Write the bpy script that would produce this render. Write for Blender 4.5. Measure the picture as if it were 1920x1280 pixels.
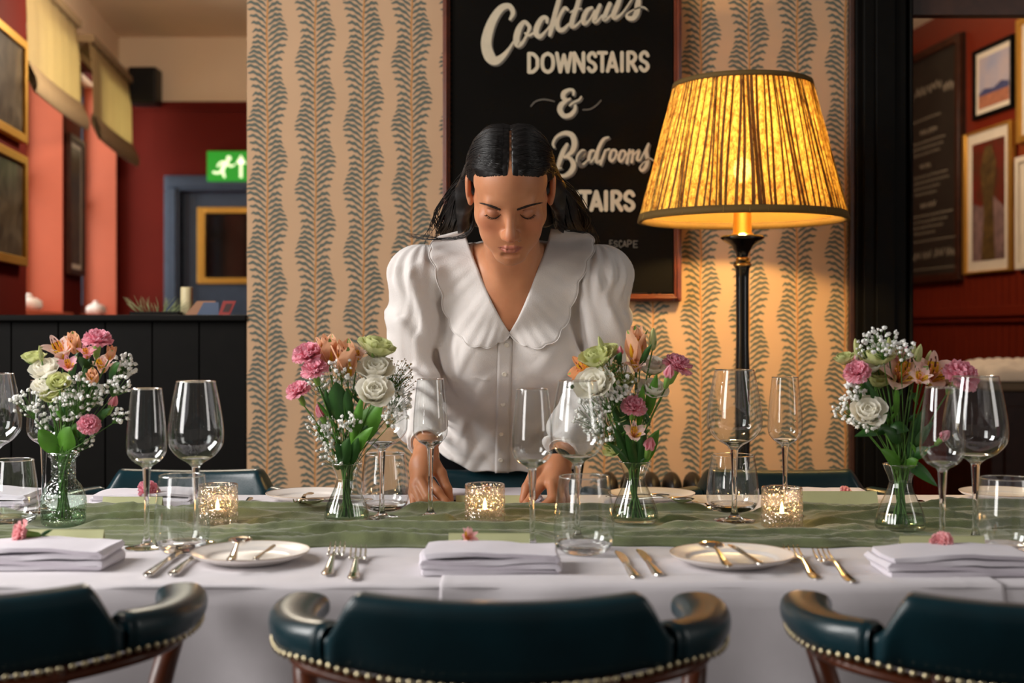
import bpy, math, random
import numpy as np
from mathutils import Vector, Matrix
from mathutils.bvhtree import BVHTree
for _o in list(bpy.data.objects): bpy.data.objects.remove(_o, do_unlink=True)
PI = math.pi
SC = bpy.context.scene
COL = SC.collection
random.seed(7)

# ------------------------------------------------------------------ camera
F = 2400.0; HY = 620.0; CZ = 1.095; TZ = 0.75          # focal length (px of 1920), horizon row, camera height, table top
def P(px, py, d):
    """world point seen at pixel (px,py) at depth d (camera looks along +Y)"""
    return Vector(((px-960)*d/F, d, CZ-(py-HY)*d/F))
def W(px, d): return (px-960)*d/F
def DT(py, z=TZ): return (CZ-z)*F/(py-HY)               # depth of a horizontal level z seen at row py
cam_d = bpy.data.cameras.new('camera'); cam = bpy.data.objects.new('camera', cam_d); COL.objects.link(cam)
cam.location = (0, 0, CZ); cam.rotation_euler = (PI/2, 0, 0)
cam_d.sensor_width = 36; cam_d.lens = F/1920*36; cam_d.shift_y = -(640-HY)/1920
cam_d.dof.use_dof = True; cam_d.dof.focus_distance = 2.50; cam_d.dof.aperture_fstop = 3.3
cam_d.clip_start = 0.02
SC.camera = cam
SC.view_settings.view_transform = 'Standard'; SC.view_settings.look = 'None'
SC.view_settings.gamma = 1; SC.view_settings.use_curve_mapping = False
SC.view_settings.exposure = 0.0
# ------------------------------------------------------------------ world, and area lights for assumed windows out of view
w = bpy.data.worlds.new('world'); SC.world = w; w.use_nodes = True
w.node_tree.nodes['Background'].inputs[0].default_value = (1.0, .90, .82, 1)
w.node_tree.nodes['Background'].inputs[1].default_value = 0.10
def area(name, loc, target, sx, sy, power, col):
    l = bpy.data.lights.new(name, 'AREA'); l.shape = 'RECTANGLE'; l.size = sx; l.size_y = sy
    l.energy = power; l.color = col
    o = bpy.data.objects.new(name, l); COL.objects.link(o); o.location = loc
    o.rotation_euler = (Vector(target)-Vector(loc)).to_track_quat('-Z', 'Y').to_euler()
    return o
area('window_daylight_left', (-2.5, 1.8, 2.2), (0, 2.5, 1.0), .8, 1.8, 92, (1.0, .97, .94))  # assumed window, unseen: only an added area light, no window is built
area('window_daylight_left', (-2.45, .1, 1.75), (0, 2.3, .8), .8, 1.7, 34, (1.0, .97, .94))  # second added area light for an assumed, unseen window on the left
area('window_daylight_right', (2.7, .9, 1.85), (0, 2.4, .9), .7, 1.6, 13, (1.0, .95, .90))  # weaker added light for an assumed, unseen window on the right
# ------------------------------------------------------------------ helpers
class MB:
    def __init__(s): s.v = []; s.f = []; s.m = []; s.sm = []
    def add(s, vs, fs, mi=0, smooth=True):
        o = len(s.v); s.v += [tuple(v) for v in vs]
        s.f += [tuple(i+o for i in f) for f in fs]; s.m += [mi]*len(fs); s.sm += [smooth]*len(fs)
    def box(s, x0, x1, y0, y1, z0, z1, mi=0, M=None):
        vs = [Vector((x, y, z)) for x in (x0, x1) for y in (y0, y1) for z in (z0, z1)]
        if M: vs = [M @ v for v in vs]
        s.add(vs, [(0,1,3,2),(4,6,7,5),(0,4,5,1),(2,3,7,6),(0,2,6,4),(1,5,7,3)], mi, False)
    def grid(s, fn, nu, nv, mi=0, cu=False, cv=False, smooth=True):
        vs = [fn(i/(nu if cu else nu-1), j/(nv if cv else nv-1)) for i in range(nu) for j in range(nv)]
        fs = []
        for i in range(nu if cu else nu-1):
            for j in range(nv if cv else nv-1):
                a = i*nv+j; b = ((i+1)%nu)*nv+j; c = ((i+1)%nu)*nv+(j+1)%nv; d = i*nv+(j+1)%nv
                fs.append((a, b, c, d))
        s.add(vs, fs, mi, smooth)
    def lathe(s, prof, n=32, mi=0, M=None, mf=None, closed=False, rf=None):
        """prof: list of (r,z); mf: material index per segment"""
        o = len(s.v); k = len(prof)
        for i in range(n):
            a = 2*PI*i/n
            for (r, z) in prof:
                q = r*(rf(a, z) if rf else 1)
                v = Vector((q*math.cos(a), q*math.sin(a), z))
                if M: v = M @ v
                s.v.append(tuple(v))
        for i in range(n):
            for j in range(k if closed else k-1):
                a = i*k+j; b = ((i+1)%n)*k+j; c = ((i+1)%n)*k+(j+1)%k; d = i*k+(j+1)%k
                s.f.append((o+a, o+b, o+c, o+d)); s.m.append(mf[j] if mf else mi); s.sm.append(True)
    def tube(s, pts, r, n=8, mi=0, cap=True, flat=1.0, up=None):
        pts = [Vector(p) for p in pts]; k = len(pts)
        rs = r if isinstance(r, (list, tuple)) else [r]*k
        vs = []; prev = None
        for i, p in enumerate(pts):
            t = (pts[min(i+1, k-1)]-pts[max(i-1, 0)])
            if t.length < 1e-9: t = Vector((0, 0, 1))
            t.normalize()
            if prev is None:
                u = Vector(up) if up else (Vector((0, 0, 1)) if abs(t.z) < .9 else Vector((1, 0, 0)))
            else: u = prev
            u = (u-t*u.dot(t))
            if u.length < 1e-6: u = t.orthogonal()
            u.normalize(); prev = u; b = t.cross(u)
            for j in range(n):
                a = 2*PI*j/n
                vs.append(p+(u*math.sin(a)*flat+b*math.cos(a))*rs[i])
        fs = [(i*n+j, i*n+(j+1)%n, (i+1)*n+(j+1)%n, (i+1)*n+j) for i in range(k-1) for j in range(n)]
        if cap: fs += [tuple(range(n-1, -1, -1)), tuple((k-1)*n+j for j in range(n))]
        s.add(vs, fs, mi)
    def ball(s, c, r, n=10, m=7, mi=0, sc=(1, 1, 1), M=None):
        c = Vector(c)
        def fn(u, v):
            a = 2*PI*u; b = PI*v
            q = Vector((r*sc[0]*math.sin(b)*math.cos(a), r*sc[1]*math.sin(b)*math.sin(a), -r*sc[2]*math.cos(b)))
            return c+(M @ q if M else q)
        s.grid(fn, n, m, mi, cu=True)
    def prism(s, poly, y0, y1, mi=0, M=None, smooth=False):
        """poly in xz; extruded in y"""
        n = len(poly)
        vs = [Vector((x, y0, z)) for x, z in poly]+[Vector((x, y1, z)) for x, z in poly]
        if M: vs = [M @ v for v in vs]
        s.add(vs, [tuple(range(n)), tuple(range(2*n-1, n-1, -1))]+[(i, i+n, (i+1)%n+n, (i+1)%n) for i in range(n)], mi, smooth)
    def build(s, name, mats, parent=None, loc=None, bevel=0, sub=0, world=None):
        me = bpy.data.meshes.new(name); me.from_pydata(s.v, [], s.f)
        if not isinstance(mats, (list, tuple)): mats = [mats]
        for m in mats: me.materials.append(m)
        me.polygons.foreach_set('material_index', s.m); me.polygons.foreach_set('use_smooth', s.sm)
        me.update()
        o = bpy.data.objects.new(name, me); COL.objects.link(o)
        if parent:
            o.parent = parent
            if world is not None: # verts were given in world space
                o.matrix_parent_inverse = Matrix.Identity(4)
                o.data.transform(root_matrix(parent).inverted())
        if loc: o.location = loc
        if bevel:
            b = o.modifiers.new('bevel', 'BEVEL'); b.width = bevel; b.segments = 3; b.limit_method = 'ANGLE'; b.angle_limit = .6
        if sub:
            b = o.modifiers.new('sub', 'SUBSURF'); b.levels = sub; b.render_levels = sub
        return o
def root_matrix(o):
    m = Matrix.LocRotScale(o.location, o.rotation_euler, o.scale)
    return (root_matrix(o.parent) @ m) if o.parent else m
def tag(o, label=None, cat=None, group=None, kind=None):
    if label: o['label'] = label
    if cat: o['category'] = cat
    if group: o['group'] = group
    if kind: o['kind'] = kind
    return o
def thing(name, label, cat, loc=(0, 0, 0), rz=0, group=None):
    o = bpy.data.objects.new(name, None); COL.objects.link(o); o.empty_display_size = .02
    o.location = loc; o.rotation_euler = (0, 0, rz)
    return tag(o, label, cat, group)
def kids(o): return [c for c in bpy.data.objects if c.parent == o]
def dup(root, loc=None, rz=None, label=None, group=None, sc=None):
    def rec(o, par):
        c = o.copy(); COL.objects.link(c); c.parent = par
        for k in kids(o): rec(k, c)
        return c
    r = rec(root, None)
    if loc is not None: r.location = loc
    if rz is not None: r.rotation_euler = (0, 0, rz)
    if sc: r.scale = sc
    if label: r['label'] = label
    if group: r['group'] = group
    return r
def smooth(a, b, x):
    t = max(0, min(1, (x-a)/(b-a))); return t*t*(3-2*t)
def interp(pts, x):
    if x <= pts[0][0]: return pts[0][1]
    for (a, p), (b, q) in zip(pts, pts[1:]):
        if x <= b: return p+(q-p)*(x-a)/(b-a)
    return pts[-1][1]
def spline(pts, n=8):
    pts = [Vector(p) if len(p) == 3 else Vector((p[0], p[1], 0)) for p in pts]; out = []
    for i in range(len(pts)-1):
        p0 = pts[max(i-1, 0)]; p1 = pts[i]; p2 = pts[i+1]; p3 = pts[min(i+2, len(pts)-1)]
        for k in range(n):
            t = k/n
            out.append(.5*((2*p1)+(p2-p0)*t+(2*p0-5*p1+4*p2-p3)*t*t+(3*p1-p0-3*p2+p3)*t**3))
    out.append(pts[-1]); return out
# ------------------------------------------------------------------ materials
def lin(c): return tuple(((x/255/12.92) if x/255 <= .04045 else ((x/255+.055)/1.055)**2.4) for x in c)+(1,)
def mat(name, rgb, rough=.6, metal=0, spec=.5, var=0, vscale=20, bump=0, bscale=200, trans=0, ior=1.45, sub=0, emit=None, estr=0, sheen=0, coat=0, wave=None, alpha=1, rgb2=None):
    m = bpy.data.materials.new(name); m.use_nodes = True; nt = m.node_tree; b = nt.nodes['Principled BSDF']
    c = lin(rgb); b.inputs['Base Color'].default_value = c
    b.inputs['Roughness'].default_value = rough; b.inputs['Metallic'].default_value = metal
    b.inputs['Specular IOR Level'].default_value = spec; b.inputs['IOR'].default_value = ior
    b.inputs['Transmission Weight'].default_value = trans
    if sub: b.inputs['Subsurface Weight'].default_value = sub; b.inputs['Subsurface Radius'].default_value = (.02, .008, .004); b.inputs['Subsurface Scale'].default_value = .35
    if sheen: b.inputs['Sheen Weight'].default_value = sheen
    if coat: b.inputs['Coat Weight'].default_value = coat; b.inputs['Coat Roughness'].default_value = .15
    if emit: b.inputs['Emission Color'].default_value = lin(emit); b.inputs['Emission Strength'].default_value = estr
    tc = nt.nodes.new('ShaderNodeTexCoord')
    n = nt.nodes.new('ShaderNodeTexNoise'); n.inputs['Scale'].default_value = vscale; n.inputs['Detail'].default_value = 4
    nt.links.new(tc.outputs['Object'], n.inputs['Vector'])
    r = nt.nodes.new('ShaderNodeValToRGB'); r.color_ramp.elements[0].position = .3; r.color_ramp.elements[1].position = .7
    v = var if var else .04
    c2 = lin(rgb2) if rgb2 else tuple(min(1, x*(1+v)) for x in c[:3])+(1,)
    r.color_ramp.elements[0].color = tuple(x*(1-v) for x in c[:3])+(1,) if not rgb2 else c
    r.color_ramp.elements[1].color = c2
    nt.links.new(n.outputs['Fac'], r.inputs[0]); nt.links.new(r.outputs[0], b.inputs['Base Color'])
    if bump:
        n2 = nt.nodes.new('ShaderNodeTexNoise'); n2.inputs['Scale'].default_value = bscale; n2.inputs['Detail'].default_value = 3
        nt.links.new(tc.outputs['Object'], n2.inputs['Vector'])
        bp = nt.nodes.new('ShaderNodeBump'); bp.inputs['Strength'].default_value = bump; bp.inputs['Distance'].default_value = .002
        nt.links.new(n2.outputs['Fac'], bp.inputs['Height']); nt.links.new(bp.outputs[0], b.inputs['Normal'])
    return m
def translucent(m, rgb, fac=.4):
    nt = m.node_tree; b = nt.nodes['Principled BSDF']; out = nt.nodes['Material Output']
    t = nt.nodes.new('ShaderNodeBsdfTranslucent'); t.inputs[0].default_value = lin(rgb)
    mx = nt.nodes.new('ShaderNodeMixShader'); mx.inputs[0].default_value = fac
    nt.links.new(b.outputs[0], mx.inputs[1]); nt.links.new(t.outputs[0], mx.inputs[2]); nt.links.new(mx.outputs[0], out.inputs[0])
    if b.inputs['Base Color'].links:
        pass
    return m
def thin_glass(name, tint=(250, 252, 252), edge=(205, 210, 212), bump=0, bscale=90, refl=1.0):
    m = bpy.data.materials.new(name); m.use_nodes = True; nt = m.node_tree; nt.nodes.remove(nt.nodes['Principled BSDF'])
    out = nt.nodes['Material Output']
    tr = nt.nodes.new('ShaderNodeBsdfTransparent'); gl = nt.nodes.new('ShaderNodeBsdfGlossy'); gl.inputs['Roughness'].default_value = .015
    gl.inputs[0].default_value = (refl, refl, refl, 1)
    lw = nt.nodes.new('ShaderNodeLayerWeight'); lw.inputs['Blend'].default_value = .5
    mc = nt.nodes.new('ShaderNodeMix'); mc.data_type = 'RGBA'
    mc.inputs[6].default_value = lin(tint); mc.inputs[7].default_value = lin(edge)
    pw = nt.nodes.new('ShaderNodeMath'); pw.operation = 'POWER'; pw.inputs[1].default_value = 4.0
    nt.links.new(lw.outputs['Facing'], pw.inputs[0]); nt.links.new(pw.outputs[0], mc.inputs[0]); nt.links.new(mc.outputs[2], tr.inputs[0])
    fr = nt.nodes.new('ShaderNodeMath'); fr.operation = 'MULTIPLY_ADD'; fr.inputs[1].default_value = .72; fr.inputs[2].default_value = .105
    nt.links.new(pw.outputs[0], fr.inputs[0])
    mx = nt.nodes.new('ShaderNodeMixShader')
    nt.links.new(fr.outputs[0], mx.inputs[0]); nt.links.new(tr.outputs[0], mx.inputs[1]); nt.links.new(gl.outputs[0], mx.inputs[2])
    nt.links.new(mx.outputs[0], out.inputs[0])
    if bump:
        tc = nt.nodes.new('ShaderNodeTexCoord'); n2 = nt.nodes.new('ShaderNodeTexVoronoi'); n2.inputs['Scale'].default_value = bscale
        nt.links.new(tc.outputs['Object'], n2.inputs['Vector'])
        bp = nt.nodes.new('ShaderNodeBump'); bp.inputs['Strength'].default_value = bump; bp.inputs['Distance'].default_value = .004
        nt.links.new(n2.outputs['Distance'], bp.inputs['Height'])
        for q in (gl, lw): nt.links.new(bp.outputs[0], q.inputs['Normal'])
    return m
M_ = {}
M_['glass'] = thin_glass('thin_clear_glass')
M_['solid'] = mat('solid_clear_glass', (255, 255, 255), .0, trans=1, ior=1.45, var=.001)
M_['silver'] = mat('polished_steel', (232, 228, 220), .12, 1, bump=.02)
M_['china'] = mat('white_porcelain', (235, 228, 222), .25, bump=.0)
M_['cloth'] = mat('white_cotton_cloth', (214, 208, 212), .9, sheen=.2, bump=.25, bscale=900)
M_['napkin'] = mat('white_linen_napkin', (218, 212, 220), .9, sheen=.2, bump=.3, bscale=700)
M_['card'] = mat('sage_green_card', (190, 192, 146), .8, bump=.05)
M_['runner'] = mat('sage_green_gauze', (98, 105, 68), .95, var=.2, vscale=30, bump=.5, bscale=500, sheen=.3)
M_['green'] = mat('green_stem', (70, 112, 38), .55, var=.3, vscale=30)
M_['leaf'] = mat('dark_green_leaf', (42, 84, 32), .45, var=.3, vscale=25, bump=.2, bscale=80)
M_['leaf2'] = mat('bright_green_leaf', (84, 138, 40), .45, var=.25, vscale=25)
M_['leather'] = mat('dark_teal_leather', (8, 42, 50), .34, var=.2, vscale=14, bump=.12, bscale=260, coat=.15)
M_['wood'] = mat('red_brown_wood', (92, 44, 22), .35, var=.35, vscale=18)
M_['brass'] = mat('aged_brass', (196, 150, 78), .3, 1)
M_['black'] = mat('black_satin_paint', (10, 8, 6), .6, var=.2, spec=.12)
M_['flame'] = mat('candle_flame', (255, 200, 120), emit=(255, 190, 100), estr=60)
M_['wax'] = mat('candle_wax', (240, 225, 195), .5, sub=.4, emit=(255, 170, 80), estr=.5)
# ================================================================== ROOM
WY = 3.72; S_ = WY/F
def wx(px): return (px-960)*S_
def wz(py): return CZ-(py-HY)*S_
def struct(o): return tag(o, kind='structure')
M_['paper'] = mat('peach_wallpaper', (188, 152, 118), .85, var=.03, vscale=6)
M_['fern'] = mat('grey_green_fern_print', (88, 92, 82), .85, var=.05)
M_['fstem'] = mat('ochre_stem_print', (178, 122, 66), .85)
M_['redwall'] = mat('oxblood_wall_paint', (92, 20, 9), .7, spec=.15, var=.06, vscale=3)
M_['salmon'] = mat('terracotta_reveal_paint', (184, 92, 64), .6, var=.05, vscale=4)  # the red wall paint with window light put into its colour
M_['cream'] = mat('cream_wall_paint', (236, 214, 184), .8, var=.03, vscale=3)
M_['slate'] = mat('slate_blue_paint', (52, 66, 86), .5, var=.1)
M_['gold'] = mat('gilded_frame', (214, 164, 74), .35, .7)
M_['dkwood'] = mat('dark_brown_wood', (58, 32, 20), .4, var=.3)
M_['floor'] = mat('dark_floorboards', (52, 34, 24), .5, var=.3, vscale=6)
M_['matboard'] = mat('ivory_picture_mount', (222, 214, 196), .8)
m = MB(); m.box(-5, 5, -3, 10, -.05, 0); struct(m.build('floor', M_['floor']))
# -- wallpapered wall: fern print is thin raised ink on the paper
wl = MB(); wl.box(wx(463), wx(1594), WY, WY+.12, 0, 2.35, 0)
def leafpoly(x0, z0, side, L, rise, droop, th, seed):
    rnd = random.Random(seed); top = []; bot = []; n = 12
    for i in range(n+1):
        t = i/n
        x = L*t; z = rise*math.sin(t*PI*.60)/1.0 - droop*t**3
        if i == 0: z = 0
        wdt = th*(math.sin(PI*min(1, (t*.91+.09)))**.38)*smooth(-.45, .14, t)
        wob = .20*th*math.sin(t*17+seed*1.7)
        top.append((x0+side*x, z0+z+wdt*.5+wob)); bot.append((x0+side*x, z0+z-wdt*.5+wob*.7))
    return top+bot[::-1]
yp = WY-.0006
sp = 90.3; per = 119.0
k = 0
cols = [501+sp*i for i in range(-0, 13)]
seed = 0
for ci, cx in enumerate(cols):
    if cx > 1600: break
    X0 = wx(cx)
    # wavy stem
    pts = [(X0+.0020*math.sin((py+30)/per*2*PI), wz(py)) for py in range(-120, 1240, 10)]
    vs = [Vector((x-.0022, yp+.0001, z)) for x, z in pts]+[Vector((x+.0022, yp+.0001, z)) for x, z in pts]; n = len(pts)
    wl.add(vs, [(i, i+1, i+1+n, i+n) for i in range(n-1)], 2, False)
    nl = 11
    for side, ph in ((1, 68), (-1, 122)):
        for j in range(-12, 115):
            seed += 1
            py = j*per/nl+(3 if side > 0 else 0)
            u = ((py-ph)/per) % 1.0
            # length peaks at u=0
            a = .5+.5*math.cos(2*PI*u)
            L = 26+12*a**1.1
            rise = 3+8*(.5+.5*math.cos(2*PI*(u-.04)))
            droop = 6.0 if u > .42 else 2.0
            px0 = cx+side*2
            if cx+side*L > 1592 and side > 0: L = max(4, 1592-cx)
            poly = leafpoly(wx(px0), wz(py+11), side, L*S_, (rise+7.5)*S_, droop*S_, 6.4*S_, seed)
            vs = [Vector((x, yp, z)) for x, z in poly]
            nn = len(vs)
            wl.add(vs, [(i, i+1, nn-2-i, nn-1-i) for i in range(nn//2-1)], 1, False)
o = wl.build('wall_back', [M_['paper'], M_['fern'], M_['fstem']]); struct(o)
# casing, black pilaster, lintel
m = MB(); m.box(wx(1590), wx(1600), WY-.02, WY+.1, 0, 2.35); struct(m.build('trim_1', M_['dkwood'], bevel=.003))
m = MB()
m.box(wx(1600), wx(1700), WY-.03, WY+.30, 0, 2.35); m.box(wx(1611), wx(1690), WY-.05, WY-.03, .1, 2.35)
m.box(wx(1632), wx(1668), WY-.06, WY-.05, .15, 2.35); m.box(wx(1696), wx(1702), WY-.055, WY-.03, 0, 2.35)
struct(m.build('trim_2', M_['black'], bevel=.004))
m = MB(); m.box(wx(1700), 3.2, WY-.02, WY+.02, wz(32), 2.5); struct(m.build('trim_3', M_['dkwood'], bevel=.004))
# half height black panelled partition
m = MB()
PX = [wx(459-88.6*i) for i in range(-0, 16)]
for a, b in zip(PX[1:], PX): m.box(a+.0015, b-.0015, WY+.02, WY+.04, 0, wz(602), 0)
m.box(-3, wx(463), WY+.035, WY+.08, 0, wz(602)); m.box(wx(459), wx(463), WY+.015, WY+.04, 0, wz(602))
struct(m.build('wall_partition', M_['black'], bevel=.0015))
m = MB(); m.box(-3, wx(463), WY-.01, WY+.42, wz(602), wz(590)); m.box(-3, wx(463), WY+.36, WY+.42, 0, wz(603)); struct(m.build('trim_4', M_['black'], bevel=.004))
# -- left room
kL = -.1167; a0 = -1.585; LF = 8.31
def LW(Y, n, z): return Vector((a0+kL*Y-n*.9933, Y-n*.116+0, z))    # n outward (through the wall)
def lbox(mb, Y0, Y1, n0, n1, z0, z1, mi=0):
    vs = [LW(y, n, z) for n in (n1, n0) for y in (Y0, Y1) for z in (z0, z1)]
    mb.add(vs, [(0,1,3,2),(4,6,7,5),(0,4,5,1),(2,3,7,6),(0,2,6,4),(1,5,7,3)], mi, False)
win = [(5.86, 6.77), (7.22, 8.24)]
zs, zt = 1.19, 2.66
m = MB()
lbox(m, 3.9, 5.86, 0, .3, 0, 3.0); lbox(m, 6.77, 7.22, 0, .3, 0, 3.0); lbox(m, 8.24, 8.6, 0, .3, 0, 3.0)
for a, b in win: lbox(m, a, b, 0, .3, 0, zs-.03); lbox(m, a, b, 0, .3, zt, 3.0)
lbox(m, 3.9, 5.36, -.17, 0, 0, 3.0)
lbox(m, 3.9, 8.32, -.004, 0, 2.57, 3.0, 1); lbox(m, 3.9, 5.365, -.175, 0, 2.57, 3.0, 1)
for a, b in win:                                       # reveals, wall red coloured as daylit
    lbox(m, a-.001, a+.004, .001, .2, zs, zt, 2); lbox(m, b-.004, b+.001, .001, .2, zs, zt, 2)
    lbox(m, a, b, .001, .2, zt-.004, zt+.001, 1)
struct(m.build('wall_left', [M_['redwall'], M_['cream'], M_['salmon']]))
for wi, (a, b) in enumerate(win):
    m = MB(); fr = .045
    lbox(m, a, b, .2, .26, zs, zs+.07); lbox(m, a, b, .2, .26, zt-.07, zt); lbox(m, a, b, .19, .25, 1.88, 1.93)
    lbox(m, a, a+fr, .2, .26, zs, zt); lbox(m, b-fr, b, .2, .26, zs, zt); lbox(m, (a+b)/2-.012, (a+b)/2+.012, .21, .25, zs, zt)
    o = struct(m.build('window_%d' % (wi+1), M_['slate'], bevel=.003))
    g = MB(); lbox(g, a, b, .228, .232, zs, zt); g.build('pane', M_['glass'], o)
    g = MB(); lbox(g, a-.03, b+.02, -.05, .2, zs-.03, zs); g.build('window_sill', M_['salmon'], o, bevel=.004)
# far wall with door
M_far = [M_['redwall'], M_['cream']]
dx0, dx1 = -2.15, -1.22
m = MB()
m.box(-2.9, dx0, LF, LF+.15, 0, 2.567); m.box(dx1, -.6, LF, LF+.15, 0, 2.567); m.box(dx0, dx1, LF, LF+.15, 2.0, 2.567)
m.box(-2.9, -.6, LF, LF+.15, 2.567, 3.0, 1)
struct(m.build('wall_far', M_far))
m = MB(); m.box(-2.9, -.75, LF-.05, LF, 2.545, 2.575); m.box(-2.9, -.75, LF-.03, LF, 2.52, 2.545)
struct(m.build('trim_5', M_['redwall'], bevel=.004))
m = MB(); lbox(m, 5.37, 8.3, -.05, 0, 2.545, 2.575); lbox(m, 3.9, 5.4, -.22, -.17, 2.545, 2.575); struct(m.build('trim_6', M_['redwall'], bevel=.004))
m = MB(); m.box(-3.2, -.6, 3.9, 8.6, 3.0, 3.06); m.box(1.0, 3.6, 3.9, 8.6, 2.9, 2.96); struct(m.build('ceiling', M_['cream']))
m = MB(); m.box(-.75, -.6, 3.85, 8.4, 0, 3.0); struct(m.build('wall_divider', M_['redwall']))  # hidden wall added to keep world light out of the left room
m = MB(); m.box(1.0, 1.1, 4.03, 8.4, 0, 2.9); m.box(1.0, 3.5, 8.2, 8.3, 0, 2.9); struct(m.build('wall_rear', M_['redwall']))  # rear wall, and an unseen divider added to keep the right room dark
m = MB()
for xa, xb in ((dx0-.1, dx0), (dx1, dx1+.1)): m.box(xa, xb, LF-.04, LF+.12, 0, 2.0); m.box(xa+.02, xb-.02, LF-.055, LF-.0405, 0, 2.019)
m.box(dx0-.1, dx1+.1, LF-.04, LF+.12, 2.0005, 2.1); m.box(dx0-.08, dx1+.08, LF-.055, LF-.0405, 2.02, 2.08)
d1 = struct(m.build('door_1', M_['slate'], bevel=.006))
m = MB(); px0, px1 = dx0+.1, dx1-.1
m.box(dx0, px0, LF+.04, LF+.08, 0.01, 2.0); m.box(px1, dx1, LF+.04, LF+.08, 0.01, 2.0); m.box(px0, px1, LF+.04, LF+.08, .01, 1.42); m.box(px0, px1, LF+.04, LF+.08, 1.88, 2.0)
m.box(px0+.06, px1-.06, LF+.03, LF+.04, .2, 1.2)
m.build('door_leaf', M_['slate'], d1, bevel=.004)
m = MB()
for q in ((px0-.0, px0+.05, 1.40, 1.90), (px1-.05, px1, 1.40, 1.90), (px0+.05, px1-.05, 1.86, 1.90), (px0+.05, px1-.05, 1.40, 1.44)): m.box(q[0], q[1], LF+.02, LF+.09, q[2], q[3])
m.build('pane_frame', M_['gold'], d1, bevel=.004)
m = MB(); m.box(px0, px1, LF+.06, LF+.07, 1.42, 1.88)
m.build('door_pane', mat('dark_door_glass', (20, 18, 14), .08, var=.5, vscale=9), d1)
m = MB(); m.ball((dx0+.05, LF+.0, 1.05), .028, 16, 10); m.tube([(dx0+.05, LF+.04, 1.05), (dx0+.05, LF, 1.05)], .01); m.build('door_handle', M_['brass'], d1)
# unseen fill lights added to brighten the two rooms behind, daylight behind the two windows
for a, b in win:
    c = LW((a+b)/2+.05, .75, 2.0); area('window_daylight_far', c, LW((a+b)/2-.0, 0, 1.85), 1.1, 1.8, 60, (1.0, .96, .90))
def point(name, loc, e, col, r=.06):
    l = bpy.data.lights.new(name, 'POINT'); l.energy = e; l.color = col; l.shadow_soft_size = r
    o = bpy.data.objects.new(name, l); COL.objects.link(o); o.location = loc; return o
point('room_light_left', (-1.35, 5.6, 2.35), 52, (1, .88, .70), .12)
point('room_light_right', (1.5, 6.4, 2.3), 26, (1, .80, .58), .12)
point('room_light_right', (1.46, 4.9, 2.3), 22, (1, .82, .62), .12)
# roman blinds
M_['blind'] = translucent(mat('olive_cream_linen_blind', (190, 172, 128), .9, bump=.2, bscale=300), (236, 220, 170), .42)
M_['blind2'] = mat('beige_blind_lining', (150, 128, 96), .9, bump=.2, bscale=300)
def blind(Y0, Y1, lab):
    t = thing('roman_blind', lab, 'blind', LW((Y0+Y1)/2, -.12, 2.11), group='linen roman blinds in the left windows')
    m = MB(); prof = [(-.10, 2.68), (-.12, 2.5), (-.125, 2.19)]
    N = len(prof)
    def fn(u, v):
        y = Y0+(Y1-Y0)*u; i = v*(N-1); k = min(int(i), N-2); f = i-k
        n = prof[k][0]+(prof[k+1][0]-prof[k][0])*f; z = prof[k][1]+(prof[k+1][1]-prof[k][1])*f
        return LW(y, n+.003*math.sin(u*40), z)
    m.grid(fn, 40, 9); o = m.build('blind_sheet', M_['blind'], t, world=1)
    s = o.modifiers.new('t', 'SOLIDIFY'); s.thickness = .003
    for q in range(4):                                  # gathered folds at the foot
        m = MB(); zz = 2.20-.022*q; nn = -.125-.010*q
        def fn2(u, v):
            a = 2*PI*v; return LW(Y0-.005+(Y1-Y0+.01)*u, nn+.012*math.cos(a), zz+.075*(.5+.5*math.sin(a))-(.01*math.sin(u*PI)))
        m.grid(fn2, 20, 12, cv=True)
        m.build('fold', M_['blind2'], t, world=1)
    m = MB(); lbox(m, Y0, Y1, -.13, -.0, 2.66, 2.70); m.build('head_rail', M_['blind2'], t, world=1, bevel=.003)
blind(5.56, 6.62, 'linen roman blind half lowered over the nearer left window')
blind(6.92, 8.10, 'linen roman blind half lowered over the window nearest the far corner')
# framed pictures
M_['art1'] = mat('dim_sketch_art', (92, 84, 70), .3, var=.5, vscale=12, rgb2=(40, 34, 28))
M_['art2'] = mat('mountain_art', (150, 160, 190), .5, rgb2=(196, 180, 178), vscale=5)
M_['art3'] = mat('abstract_figure_art', (70, 46, 24), .5, rgb2=(112, 34, 24), vscale=9)
def plane_matrix(O, U):                                 # local x along U (horizontal), local -y out of the wall
    U = Vector(U).normalized(); Zz = Vector((0, 0, 1)); Y_ = Zz.cross(U)
    M = Matrix((U, Y_, Zz)).transposed().to_4x4(); M.translation = O; return M
def picture(lab, M, w_, h_, fw, mats, mount=.05, group=None, sides_only=False, art=None):
    t = thing('framed_picture', lab, 'picture', M.translation, 0, group)
    t.matrix_world = M; t.rotation_euler = M.to_euler(); t.location = M.translation
    m = MB(); d = .028
    m.box(-w_/2, -w_/2+fw, -d, 0, 0, h_); m.box(w_/2-fw, w_/2, -d, 0, 0, h_)
    f2 = fw*.35 if sides_only else fw
    m.box(-w_/2+fw, w_/2-fw, -d, 0, 0, f2); m.box(-w_/2+fw, w_/2-fw, -d, 0, h_-f2, h_)
    m.build('picture_frame', mats[0], t, bevel=.003)
    m = MB(); m.box(-w_/2+fw, w_/2-fw, -.012, -.004, f2, h_-f2); m.build('mount', mats[1], t)
    m = MB(); m.box(-w_/2+fw+mount, w_/2-fw-mount, -.0135, -.011, f2+mount, h_-f2-mount, 0)
    ms = [mats[2]]
    if art: art(m, w_-2*fw-2*mount, h_-2*f2-2*mount, f2+mount, ms)
    m.build('artwork', ms, t)
    return t
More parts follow.
